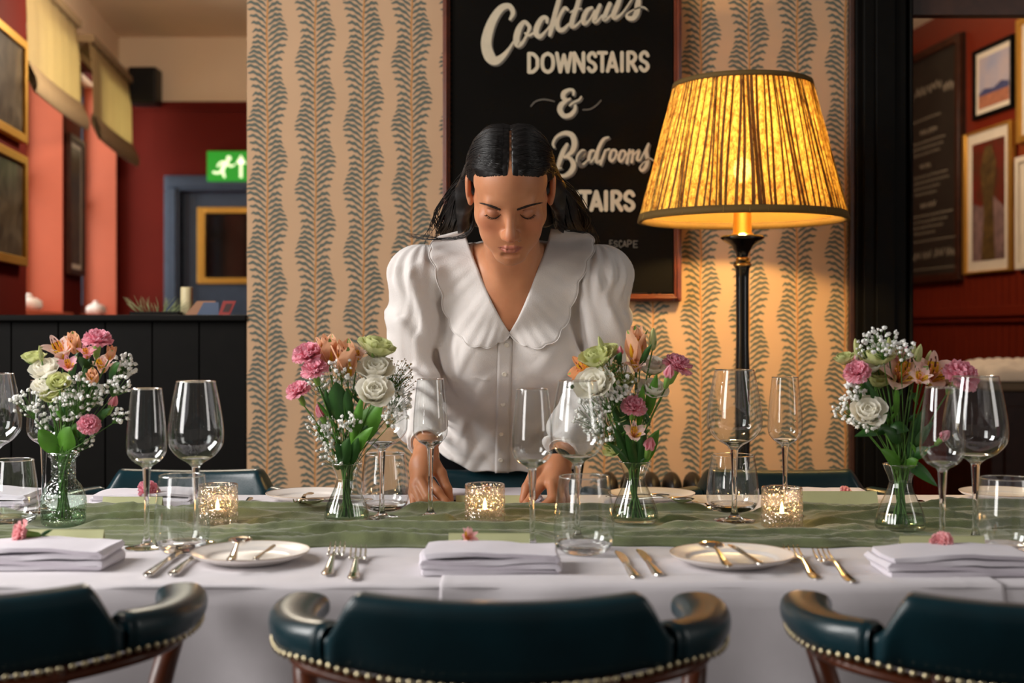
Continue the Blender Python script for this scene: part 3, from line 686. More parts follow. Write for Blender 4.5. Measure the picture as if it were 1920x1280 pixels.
# ================================================================== TABLE
TY0, TY1 = 1.735, 2.71
tb = thing('dining_table', 'long dining table hidden under the white cloth', 'table', (0, 2.22, 0))
m = MB(); m.box(-1.68, 1.68, TY0+.015-2.22, TY1-.015-2.22, .715, .742); m.build('tabletop', M_['dkwood'], tb, bevel=.003)
for sx in (-1.5, 1.5):
    for sy in (-.38, .38):
        m = MB(); m.box(sx-.03, sx+.03, sy-.03, sy+.03, 0, .715); m.build('leg', M_['dkwood'], tb, bevel=.004)
def nz(*a):                                             # cheap smooth noise
    x, y = a[0], a[1]; s = a[2] if len(a) > 2 else 0
    return (math.sin(x*1.7+y*.9+s)+math.sin(x*2.9-y*1.3+2.1*s)+math.sin(x*4.7+y*3.1+1.3*s)*.6+math.sin(x*9.1-y*5.3+s)*.35)/2.95
m = MB(); NU, NT = 420, 60
drop = .22
def clothpt(u, v):
    x = -1.72+3.44*u
    # v: 0..0.3 front drop, .3..0.75 top, .75..1 back drop
    zt = TZ
    if v < .3:
        t = 1-v/.3; z = zt-.012-drop*t**1.0
        amp = .004+.020*t; ph = x*17+.9*math.sin(x*5)
        y = TY0-.004-.018*t-amp*(.55*math.sin(ph)+.45*math.sin(x*31+1.2*math.sin(x*7)))-.010*t
        if t < .06: y += .006*(1-t/.06); z = zt-.0035-(.0085+drop*.06)*(t/.06)**1.4 
        return Vector((x, y, z))
    if v <= .75:
        t = (v-.3)/.45; y = TY0+(TY1-TY0)*t
        z = zt+.0007*nz(x*6, y*5, 3)*smooth(0, .05, t)*smooth(0, .05, 1-t)-(.0035 if t in (0, 1) else 0)
        for cx in (-.09, .62, -.8): z += .0008*math.exp(-((x-cx)/.004)**2)     # pressed creases
        z += .0008*math.exp(-((y-1.93)/.005)**2)
        return Vector((x, y, z))
    t = (v-.75)/.25; z = zt-.012-drop*t
    y = TY1+.003+.004*t+(.002+.008*t)*math.sin(x*15+math.sin(x*6))
    return Vector((x, y, z))
vs_ = sorted(set([i/200*.3 for i in range(0, 201, 8)]+[.3-.3*.06*q for q in (.1, .25, .4, .6, .8, 1)]+[.3+.45*i/60 for i in range(61)]+[.75+.25*i/14 for i in range(15)]))
vv = [clothpt(i/(NU-1), v) for i in range(NU) for v in vs_]; K = len(vs_)
m.add(vv, [(i*K+j, (i+1)*K+j, (i+1)*K+j+1, i*K+j+1) for i in range(NU-1) for j in range(K-1)])
o = m.build('tablecloth', M_['cloth']); s = o.modifiers.new('t', 'SOLIDIFY'); s.thickness = .0012
tag(o, 'white cotton tablecloth draped over the long dining table', 'tablecloth')
m = MB()
def over(u, v):
    q = clothpt((-.098+.765*u+1.72)/3.44, .0+.331*v); n_ = Vector((0, -1, 0)) if v < .9 else Vector((0, 0, 1)); return q+Vector((0, -.0028*smooth(1, .88, v) if v > .88 else -.0028, .0026*smooth(.86, .93, v)))
m.grid(over, 160, 60); oc = m.build('overlapping_cloth', M_['cloth'], o); s = oc.modifiers.new('t', 'SOLIDIFY'); s.thickness = .0018
# runner
FLAT = [(W(px, d), d, r) for px, d, r in ((119, 2.25, .042), (650, 2.275, .042), (1190, 2.268, .044), (1688, 2.19, .046), (408, 2.262, .038), (909, 2.268, .038), (1466, 2.22, .038),
 (807, 2.34, .036), (1472, 2.36, .036), (82, 2.41, .036), (1377, 2.30, .04), (716, 2.33, .037), (-8, 2.33, .036), (722, 2.435, .032), (1374, 2.425, .034), (25, 2.25, .034), (1083, 2.10, .036), (367, 2.075, .036), (1829, 2.085, .04))]
m = MB(); RY0, RY1 = 2.04, 2.44
def runpt(u, v):
    x = -1.6+3.2*u
    e0 = RY0+.014*nz(x*5, 1)+.004*math.sin(x*60); e1 = RY1+.016*nz(x*4, 7)+.004*math.sin(x*47)
    y = e0+(e1-e0)*v
    rd = lambda q: 1-abs(math.sin(PI*q))
    p1 = v*5.2+.75*nz(x*1.5, v*1.6, 5)+.07*nz(x*6, v*4, 2); p2 = v*12+.95*nz(x*1.9, v*2.4, 1)+.13*nz(x*7, v*5, 6)
    env = smooth(0, .04, v)*smooth(0, .04, 1-v)
    for fx, fy, fr_ in FLAT:
        dq = math.hypot(x-fx, y-fy)
        if dq < fr_+.05: env *= .06+.94*smooth(fr_-.004, fr_+.035, dq)
    z = TZ+.002+env*(.0165*rd(p1)**1.2*(.7+.45*nz(x*3.1, v*3, 8))+.0085*rd(p2)**1.1*(.7+.5*nz(x*5, v*5, 4))+.0010*math.sin(x*240+v*26+3*nz(x*11, v*8))*(.4+.6*nz(x*5, v*7, 9))+.006*smooth(.75, .93, v)*(1+.6*nz(x*4, 3)))
    wv = p1
    if v in (0, 1): z = TZ+.0012
    return Vector((x, y+.004*math.sin(wv*PI), max(z, TZ+.001)))
m.grid(runpt, 900, 110)
o = m.build('table_runner', M_['runner']); s = o.modifiers.new('t', 'SOLIDIFY'); s.thickness = .0008
tag(o, 'rumpled sage green gauze runner along the middle of the table', 'table runner')
# ------------------------------------------------------------------ glassware
def closed_prof(outer, inner, thin_from):
    """outer bottom->rim, inner rim->bottom; material 1 where solid"""
    prof = outer+inner; mf = []
    for i in range(len(prof)-1):
        zc = (prof[i][1]+prof[i+1][1])/2; mf.append(0 if zc > thin_from else 1)
    return prof, mf
def smoothprof(pts, n=5): return [(max(p.x, 0), p.y) for p in spline([(a, b) for a, b in pts], n)]
def wineglass(name, lab, cat, R, r_rim, H, zb, zw, group):
    t = thing(name, lab, cat, (0, 0, 0), 0, group)
    bz_ = zb+.010
    out = smoothprof([(.0065, zb), (R*.29, zb+.15*(zw-zb)), (R*.66, zb+.38*(zw-zb)), (R*.93, zb+.70*(zw-zb)), (R, zw), (R*.985, zw+.022), (R-(R-r_rim)*.45, (zw+H)/2+.01), (r_rim, H)])
    inn = [(r-.0009, z) for r, z in out if z > zb+.014][::-1]+[(.008, zb+.011), (0, zb+.0095)]
    inn[0] = (r_rim-.0008, H)
    m = MB(); pf = [(0, zb-.002)]+out+inn; mf = [0]*(len(pf)-1)
    m.lathe(out, 56); m.build('bowl', M_['glass'], t)
    m = MB(); st = smoothprof([(.0336, .0012), (.026, .0028), (.012, .0055), (.0058, .014), (.0042, .03), (.0040, .07), (.0048, zb-.03), (.0063, zb-.001)], 5)
    lens = [(r-.0002, z) for r, z in out if z < zb+.0155]
    m.lathe([(0, .0002), (.0336, .0004)]+st+lens[1:]+[(lens[-1][0]*.93, zb+.0150), (lens[-1][0]*.6, zb+.0105), (lens[-1][0]*.3, zb+.0082), (0, zb+.0076)], 48); m.build('stem', M_['solid'], t)
    m = MB(); m.lathe([(r_rim-.0007, H), (r_rim-.0011, H+.0006), (r_rim-.0003, H+.0012), (r_rim+.0003, H+.0004), (r_rim, H-.0004)], 48, closed=True); m.build('rim', M_['solid'], t)
    return t
flute = wineglass('champagne_flute', '', 'flute glass', .031, .0237, .252, .125, .158, 'flute glasses')
wineg = wineglass('wine_glass', '', 'wine glass', .0445, .0315, .262, .124, .170, 'wine glasses')
tum = thing('water_tumbler', '', 'tumbler', group='water tumblers')
out = smoothprof([(.028, .0015), (.037, .009), (.0425, .028), (.0415, .06), (.0385, .09), (.035, .118)]); inn = [(r-.0011, z) for r, z in out if z > .014][::-1]
m = MB(); m.lathe(out[3:], 56); m.build('wall', M_['glass'], tum)
m = MB(); m.lathe([(0, .001), (.026, .0008)]+[p for p in out if p[1] < .016]+[(.036, .0155), (.03, .012), (.015, .0095), (0, .009)], 48); m.build('base', M_['solid'], tum)
m = MB(); m.lathe([(.0344, .118), (.0340, .1188), (.0347, .1194), (.0354, .1186), (.0352, .1178)], 48, closed=True); m.build('rim', M_['solid'], tum)
used = set()
def put(proto, px, d, lab, sc=(1, 1, 1), rz=0, z=None):
    loc = (W(px, d), d, (TZ+.0005) if z is None else z)
    if proto.name not in used:
        used.add(proto.name); proto.location = loc; proto['label'] = lab; proto.scale = sc; proto.rotation_euler = (0, 0, rz); return proto
    return dup(proto, loc, rz, lab, sc=sc)
ZR = TZ+.0045
put(flute, 275, 2.034, 'tall flute glass in front, between the far left vase and the left tumbler')
put(flute, 998, 2.02, 'tall flute glass in front of the woman, its bowl over her white blouse buttons', (1.05, 1.05, 1))
put(flute, 1767, 1.97, 'tall flute glass in front of the rightmost vase, overlapping a wine glass', (1.08, 1.08, 1.02))
put(flute, 807, 2.34, 'tall flute glass on the runner before the wrist at the left of the woman', (1.02, 1.02, 1), z=ZR)
put(flute, 1472, 2.36, 'tall flute glass standing alone behind the right candle holder', (1.02, 1.02, 1.01), z=ZR)
put(flute, 82, 2.41, 'tall flute glass half hidden behind the leftmost vase', (1.02, 1.02, .98), z=ZR)
put(wineg, 367, 2.075, 'large wine glass behind the left front tumbler beside the flute')
put(wineg, 1083, 2.10, 'large wine glass touching the bouquet right of the woman')
put(wineg, 1829, 2.085, 'large wine glass in front at the right edge behind a flute', (1.16, 1.16, 1.03))
put(wineg, 1377, 2.30, 'large wine glass with a dark reflection right in front of the lamp pole', (1.12, 1.12, 1.03), z=ZR)
put(wineg, 716, 2.33, 'large wine glass behind the blossoms of the second bouquet from the left', (1.05, 1.05, .99), z=ZR)
put(wineg, -8, 2.33, 'large wine glass cut off by the left edge of the photo', (1.02, 1.02, 1.0), z=ZR)
put(tum, 341, 2.0, 'short round tumbler in front of the left candle holder')
put(tum, 1095, 1.985, 'short round tumbler in front, right of the central folded napkin', (1.10, 1.10, 1.0))
put(tum, 1886, 1.98, 'short round tumbler cut off by the right edge of the photo', (1.08, 1.08, .985))
put(tum, 722, 2.435, 'short tumbler right of the second vase from the left beside a stem', (1.08, 1.08, .90), z=ZR)
put(tum, 1374, 2.425, 'short tumbler left of the right candle holder in front of the lamp', (1.16, 1.16, .89), z=ZR)
put(tum, 25, 2.25, 'short tumbler on the runner at the far left edge of the table', (1.0, 1.0, .96), z=ZR)
# ------------------------------------------------------------------ candle holders
M_['cut'] = thin_glass('cut_glass', (250, 246, 240), (205, 196, 190), bump=.9, bscale=150)
nt = M_['cut'].node_tree; ou = nt.nodes['Material Output']; src = ou.inputs[0].links[0].from_socket
tl = nt.nodes.new('ShaderNodeBsdfTranslucent'); tl.inputs[0].default_value = (1, .95, .9, 1); mx = nt.nodes.new('ShaderNodeMixShader'); mx.inputs[0].default_value = .02
nt.links.new(src, mx.inputs[1]); nt.links.new(tl.outputs[0], mx.inputs[2]); nt.links.new(mx.outputs[0], ou.inputs[0])
ch = thing('candle_holder', '', 'candle holder', group='cut glass candle holders')
def rf(a, z): return 1+(.035*math.cos(16*a+z*700)*math.cos(16*a-z*700) if .004 < z < .057 else 0)
m = MB(); pr = [(0, .0006), (.033, .0008)]+[(.0350, .002+.0038*i) for i in range(15)]+[(.0348, .060), (.0355, .064), (.0350, .068), (.0325, .068), (.0320, .060), (.0310, .012), (0, .010)]
m.lathe(pr, 96, rf=rf); m.build('glass_body', M_['cut'], ch)
m = MB(); m.lathe([(.0325, .068), (.0330, .0690), (.0345, .0690), (.0350, .068)], 64); m.build('rim', M_['solid'], ch)
tl_ = thing('tealight', '', 'candle', group='lit tealights in the cut glass holders')
m = MB(); m.lathe([(0, 0), (.0185, 0), (.019, .013), (.0186, .0135), (.018, .009)], 40); m.build('cup', M_['silver'], tl_)
m = MB(); m.lathe([(.018, .0098), (.008, .0092), (0, .0095)], 32); m.build('wax', M_['wax'], tl_)
m = MB(); m.tube([(0, 0, .009), (.0005, 0, .014)], .0006, 6); m.build('wick', M_['black'], tl_)
m = MB(); m.lathe([(0, .011), (.0032, .0145), (.0036, .018), (.0022, .024), (.0004, .031)], 14); m.build('flame', M_['flame'], tl_)
for px, base, la, lb in ((408, 986, 'cut glass candle holder on the runner behind the left tumbler', 'lit tealight in the left candle holder'), (909, 985, 'cut glass candle holder on the runner between the woman\'s hands', 'lit tealight in the central candle holder'), (1466, 993, 'cut glass candle holder on the runner in front of a green place card', 'lit tealight in the right candle holder')):
    d = 828/(base-HY)
    put(ch, px, d, la, z=TZ+.005); put(tl_, px, d, lb, z=TZ+.0175)
    point('candle_light', (W(px, d), d, TZ+.046), .22, (1, .62, .30), .006)
# ------------------------------------------------------------------ vases
M_['vglass'] = thin_glass('pale_green_vase_glass', (232, 246, 238), (110, 140, 125), bump=.5, bscale=170)
M_['vclear'] = thin_glass('clear_vase_glass', (246, 250, 248), (120, 132, 128))
M_['water'] = thin_glass('vase_water', (226, 240, 222), (200, 220, 196), refl=.5)
VP = {}
def vase(px, base, sc, lab, kind):
    d = 828/(base-HY); t = thing('flower_vase', lab, 'vase', (W(px, d), d, TZ+.005)); t.scale = (sc, sc, sc)
    if kind == 0:
        out = smoothprof([(.034, .0008), (.0375, .006), (.0385, .03), (.0372, .052), (.029, .070), (.0215, .080), (.0212, .098), (.0218, .115), (.027, .121), (.0268, .126)], 4)
        r_ = lambda a, z: 1+(.02*math.cos(10*a)*math.sin((z-.01)*150) if .01 < z < .062 else 0)
        mt = M_['vglass']; lip = .0268; H = .126
    else:
        out = smoothprof([(.032, .0008), (.038, .004), (.0385, .016), (.0325, .036), (.0225, .058), (.0172, .074), (.0185, .084), (.025, .1), (.0262, .104)], 4)
        r_ = lambda a, z: 1+.035*abs(math.cos(5*a))
        mt = M_['vclear']; lip = .0262; H = .104
    inn = [(r-.0018, z) for r, z in out if z > .006][::-1]+[(0, .006)]
    m = MB(); m.lathe([(0, .0006)]+out, 100, rf=r_); m.build('vase_body', mt, t)
    m = MB(); m.lathe([(lip-.0022, H), (lip-.0028, H+.0008), (lip-.0008, H+.0016), (lip+.0005, H+.0006), (lip, H-.0006)], 60, closed=True, rf=r_); m.build('rim', M_['solid'], t)
    zw_ = .024 if kind == 0 else .030
    wv = [(r-.0022, z) for r, z in out if .007 < z < zw_]
    m = MB(); m.lathe([(0, .0066)]+wv+[(0, wv[-1][1])], 50, rf=r_); m.build('water', M_['water'], t)
    VP[px] = (Vector(t.location), sc, H); return t
vase(119, 988, 1.0, 'pale green bottle shaped vase with embossed bands at the far left', 0)
vase(650, 984, 1.0, 'flared clear vase on the runner left of the woman', 1)
vase(1190, 985, 1.04, 'flared clear vase on the runner right of the woman', 1)
vase(1688, 998, 1.07, 'flared clear vase on the runner at the right by the black pillar', 1)
# ------------------------------------------------------------------ plates, cutlery
pl_ = thing('side_plate', '', 'plate', group='white side plates')
pf = smoothprof([(0, .004), (.035, .0042), (.058, .006), (.066, .010), (.078, .0135), (.0870, .0165)], 5)
m = MB(); m.lathe(pf+[(.0876, .0160), (.0868, .0145)]+[(r, max(z-.0042, .0022)) for r, z in pf[::-1] if r < .083 and r > .05]+[(.046, 0), (.043, 0), (.042, .002), (0, .002)], 72); m.build('dish', M_['china'], pl_)
M_['rimline'] = mat('tan_plate_rim', (190, 168, 148), .3)
m = MB(); m.lathe([(.0866, .01652), (.0872, .0172), (.0880, .0166), (.0876, .0158)], 72, closed=True); m.build('rim', M_['rimline'], pl_)
def cut_path(L, ws, zs_, th, n=26):
    """flat bar along +y with width profile ws and height profile zs"""
    m = MB()
    def fn(u, v):
        a = 2*PI*v; y = L*u; return Vector((interp(ws, u)*math.cos(a), y, interp(zs_, u)+interp(th, u)*math.sin(a)))
    m.grid(fn, n, 12, cv=True)
    return m
def make_knife():
    t = thing('table_knife', '', 'knife', group='table knives')
    m = cut_path(.105, [(0, .001), (.02, .006), (.1, .0085), (.5, .0068), (.9, .0048), (1, .0042)], [(0, .004), (1, .0045)], [(0, .0006), (.05, .0036), (.5, .0034), (1, .0028)]); m.build('handle', M_['silver'], t)
    m = MB(); pts = [(-.0045, .103), (.0040, .103), (.0078, .115), (.0092, .15), (.0088, .185), (.005, .205), (-.0015, .216), (-.0045, .2)]
    M2 = Matrix(((1, 0, 0, 0), (0, 0, 1, 0), (0, 1, 0, 0), (0, 0, 0, 1)))
    m.prism([(x, y) for x, y in pts], .0032, .0050, M=Matrix(((1, 0, 0, 0), (0, 0, 1, 0), (0, 1, 0, 0), (0, 0, 0, 1)))); m.build('blade', M_['silver'], t, bevel=.0006)
    return t
def make_fork():
    t = thing('table_fork', '', 'fork', group='table forks')
    m = cut_path(.130, [(0, .001), (.02, .0065), (.12, .0092), (.5, .0052), (.85, .0034), (1, .0045)], [(0, .003), (.3, .004), (.8, .012), (1, .010)], [(0, .0006), (.05, .0022), (1, .0020)]); m.build('handle', M_['silver'], t)
    m = MB()
    def palm(u, v):
        a = 2*PI*v; w_ = interp([(0, .0042), (.35, .0115), (1, .0130)], u); return Vector((w_*math.cos(a), .128+.030*u, .0098-.006*math.sin(u*PI*.7)+.0012*math.sin(a)))
    m.grid(palm, 12, 14, cv=True)
    for k in range(4):
        x = -.0112+.00747*k
        m.tube([(x, .154, .0052), (x, .168, .0055), (x, .188, .0095), (x*.97, .204, .0165)], [.0019, .0019, .0016, .0007], 8)
    m.build('tines', M_['silver'], t); return t
def make_spoon():
    t = thing('dessert_spoon', '', 'spoon', group='dessert spoons')
    m = cut_path(.120, [(0, .001), (.02, .006), (.12, .0085), (.5, .0050), (.85, .0032), (1, .0040)], [(0, .003), (.3, .004), (.8, .012), (1, .0115)], [(0, .0006), (.05, .0022), (1, .0020)]); m.build('handle', M_['silver'], t)
    m = MB()
    def bowl(u, v):
        a = 2*PI*u; r = v; x = .0205*r*math.cos(a); y = .148+.030*r*math.sin(a); return Vector((x, y, .003+.0095*r*r))
    m.grid(bowl, 32, 8, cu=True); o = m.build('bowl', M_['silver'], t); s = o.modifiers.new('t', 'SOLIDIFY'); s.thickness = .0012
    return t
knife, fork, spoon, = make_knife(), make_fork(), make_spoon()
def on2(px0, py0, px1, py1, z=TZ): # handle end, tip end
    d0, d1 = DT(py0, z), DT(py1, z); a = Vector((W(px0, d0), d0)); b = Vector((W(px1, d1), d1)); return a, b
def putc(proto, px0, py0, px1, py1, lab, z=TZ+.0006, sc=1.0):
    a, b = on2(px0, py0, px1, py1, z); dx, dy = b.x-a.x, b.y-a.y; rz = math.atan2(-dx, dy)
    o = put(proto, 0, 1, lab, (sc, sc, sc), rz, z); o.location = (a.x, a.y, z); return o
def putplate(px, d, lab): return put(pl_, px, d, lab)
putplate(470, 1.915, 'white side plate in front holding a spoon and butter knife, left of the forks')
putplate(1372, 1.893, 'white side plate in front holding a spoon and butter knife, right of the centre').scale = (1.04, 1.04, 1)
putplate(580, 2.600, 'white side plate on the far side behind the second vase from the left')
putplate(1222, 2.600, 'white side plate on the far side behind the third vase from the left')
putplate(1882, 2.62, 'white side plate on the far side at the right edge')
putc(knife, 275, 1084, 345, 1030, 'left of the two knives between the left napkin and the left plate')
putc(knife, 322, 1082, 385, 1030, 'right of the two knives between the left napkin and the left plate')
putc(knife, 1192, 1088, 1150, 1030, 'left of the two knives between the central napkin and the right plate')
putc(knife, 1236, 1084, 1190, 1028, 'right of the two knives between the central napkin and the right plate')
putc(fork, 612, 1082, 640, 1022, 'left of the two forks between the left plate and the central napkin')
putc(fork, 662, 1090, 676, 1026, 'right of the two forks between the left plate and the central napkin')
putc(fork, 1532, 1090, 1466, 1026, 'left of the two forks between the right plate and the right napkin')
putc(fork, 1600, 1096, 1516, 1030, 'right of the two forks between the right plate and the right napkin')
def onplate(proto, px0, py0, px1, py1, lab, sc, dz=.018, pitch=0):
    z = TZ+dz; o = putc(proto, px0, py0, px1, py1, lab, z, sc); return o
onplate(spoon, 432, 1055, 458, 1012, 'spoon lying on the left front plate', .90)
onplate(knife, 478, 1052, 522, 1018, 'butter knife lying on the left front plate', .60)
onplate(spoon, 1368, 1066, 1318, 1020, 'spoon lying on the right front plate', .90)
onplate(knife, 1428, 1062, 1362, 1022, 'butter knife lying on the right front plate', .78)
# far side cutlery, handles pointing away from the camera
onplate(fork, 583, 926, 553, 959, 'fork lying across the far plate behind the second vase', .95, .019)
onplate(spoon, 700, 938, 600, 946, 'spoon with its bowl towards us on the far plate behind the second vase', .85, .019)
onplate(spoon, 1165, 936, 1272, 944, 'spoon with its bowl towards us on the far plate behind the third vase', .85, .019)
onplate(spoon, 1135, 932, 1232, 936, 'smaller spoon beside the other one on the far plate behind the third vase', .72, .019)
putc(knife, 470, 936, 447, 962, 'knife on the far side behind the left candle holder', sc=.8)
putc(fork, 1300, 942, 1342, 962, 'fork on the far side left of the tumbler near the lamp', sc=.8)
putc(fork, 1725, 940, 1745, 968, 'left of the two forks on the far side right of the last vase', sc=.85)
putc(fork, 1762, 940, 1772, 968, 'right of the two forks on the far side right of the last vase', sc=.85)
putc(knife, 62, 938, 20, 958, 'knife on the far side behind the leftmost tumbler', sc=.8)
# ------------------------------------------------------------------ napkins
def napkin(px, d, w_, dp, th, lab, rz=0, seed=1, group='folded white napkins'):
    t = thing('folded_napkin', lab, 'napkin', (W(px, d), d+dp/2, TZ+.001), rz, group)
    nlay = 4; h = th/nlay
    rnd = random.Random(seed); path = []
    for k in range(nlay):
        zc = h*(k+.5); xs = [-w_/2+h*.4+k*.001, w_/2-h*.4-k*.0015]
        if k % 2: xs = xs[::-1]
        n = 12
        for i in range(n+1):
            f = i/n; x = xs[0]+(xs[1]-xs[0])*f; path.append((x, zc+.0016*math.sin(f*5+seed+k)*(1 if k else .2)+.002*(k == nlay-1)*math.sin(PI*f)))
        if k < nlay-1:
            s = 1 if xs[1] > xs[0] else -1
            for a in (-.35, 0, .35): path.append((xs[1]+s*h*.55*math.cos(a*PI), zc+h*.5+h*.5*math.sin(a*PI)))
    L = []; R = []
    for i, p in enumerate(path):
        a = path[max(i-1, 0)]; b = path[min(i+1, len(path)-1)]; tx, tz = b[0]-a[0], b[1]-a[1]; l = math.hypot(tx, tz) or 1
        nx, nz_ = -tz/l, tx/l; q = h*.44; L.append((p[0]+nx*q, p[1]+nz_*q)); R.append((p[0]-nx*q, p[1]-nz_*q))
    ring = L+R[::-1]; K = len(ring); ny = 14
    cz = th/2; m = MB()
    vs = []
    for j in range(ny+1):
        f = j/ny; y = -dp/2+dp*f; e = min(f, 1-f)*ny; sq = 1-.05*max(0, 1-e)
        for i, (x, z) in enumerate(ring):
            vs.append((x*(1-.02*max(0, 1-e))+.0015*math.sin(y*40+z*200), y+.003*math.sin(x*25+z*300)*(1 if e < 1 else .2), max(z*1.0+.0012*nz(x*25, y*25, seed), .0004)))
    fs = [(j*K+i, j*K+(i+1)%K, (j+1)*K+(i+1)%K, (j+1)*K+i) for j in range(ny) for i in range(K)]
    n = len(L)
    for j, rev in ((0, False), (ny, True)):
        for i in range(n-1):
            q = (j*K+i, j*K+i+1, j*K+K-2-i, j*K+K-1-i); fs.append(q if rev else q[::-1])
    m.add(vs, fs); o = m.build('cloth_fold', M_['napkin'], t, bevel=.0009)
    return t
napkin(917, 1.800, .197, .105, .030, 'folded white napkin in front at the centre below a pink bloom', .02, 1)
napkin(62, 1.835, .20, .105, .030, 'folded white napkin in front at the left edge below a pink bloom', -.02, 2)
napkin(1806, 1.785, .212, .105, .029, 'folded white napkin in front at the right edge below a pink bloom', .02, 3)
napkin(262, 2.50, .20, .11, .024, 'folded white napkin on the far side at the left with a pink carnation on it', 0, 4)
napkin(925, 2.50, .19, .12, .022, 'folded white napkin on the far side between the woman\'s hands', 0, 5)
napkin(1572, 2.50, .155, .11, .024, 'folded white napkin on the far side at the right with a pink carnation on it', 0, 6)
napkin(-30, 2.50, .16, .12, .024, 'folded white napkin cut off by the left edge behind the leftmost tumbler', 0, 8)
# place cards: tent of folded card
def card(px, d, w_, h, lab, rz=0):
    t = thing('place_card', lab, 'place card', (W(px, d), d, TZ+.001), rz, 'sage green place cards')
    a = math.radians(24); dp = math.tan(a)*h
    m = MB(); m.add([(-w_/2, 0, 0), (w_/2, 0, 0), (w_/2, dp, h), (-w_/2, dp, h)], [(0, 1, 2, 3)], 0, False); o = m.build('front_flap', M_['card'], t); s = o.modifiers.new('t', 'SOLIDIFY'); s.thickness = .0006
    m = MB(); m.add([(-w_/2, 2*dp, 0), (w_/2, 2*dp, 0), (w_/2, dp, h), (-w_/2, dp, h)], [(3, 2, 1, 0)], 0, False); o = m.build('back_flap', M_['card'], t); s = o.modifiers.new('t', 'SOLIDIFY'); s.thickness = .0006
    return t
card(917, 1.955, .125, .033, 'green place card behind the central front napkin')
card(118, 1.985, .118, .034, 'green place card behind the left front napkin')
card(1772, 1.935, .128, .032, 'green place card behind the right front napkin')
card(246, 2.462, .115, .024, 'green place card on the far side in front of the left napkin')
card(920, 2.465, .135, .026, 'green place card on the far side held by the woman')
card(1577, 2.462, .146, .034, 'green place card on the far side right of the right candle holder')
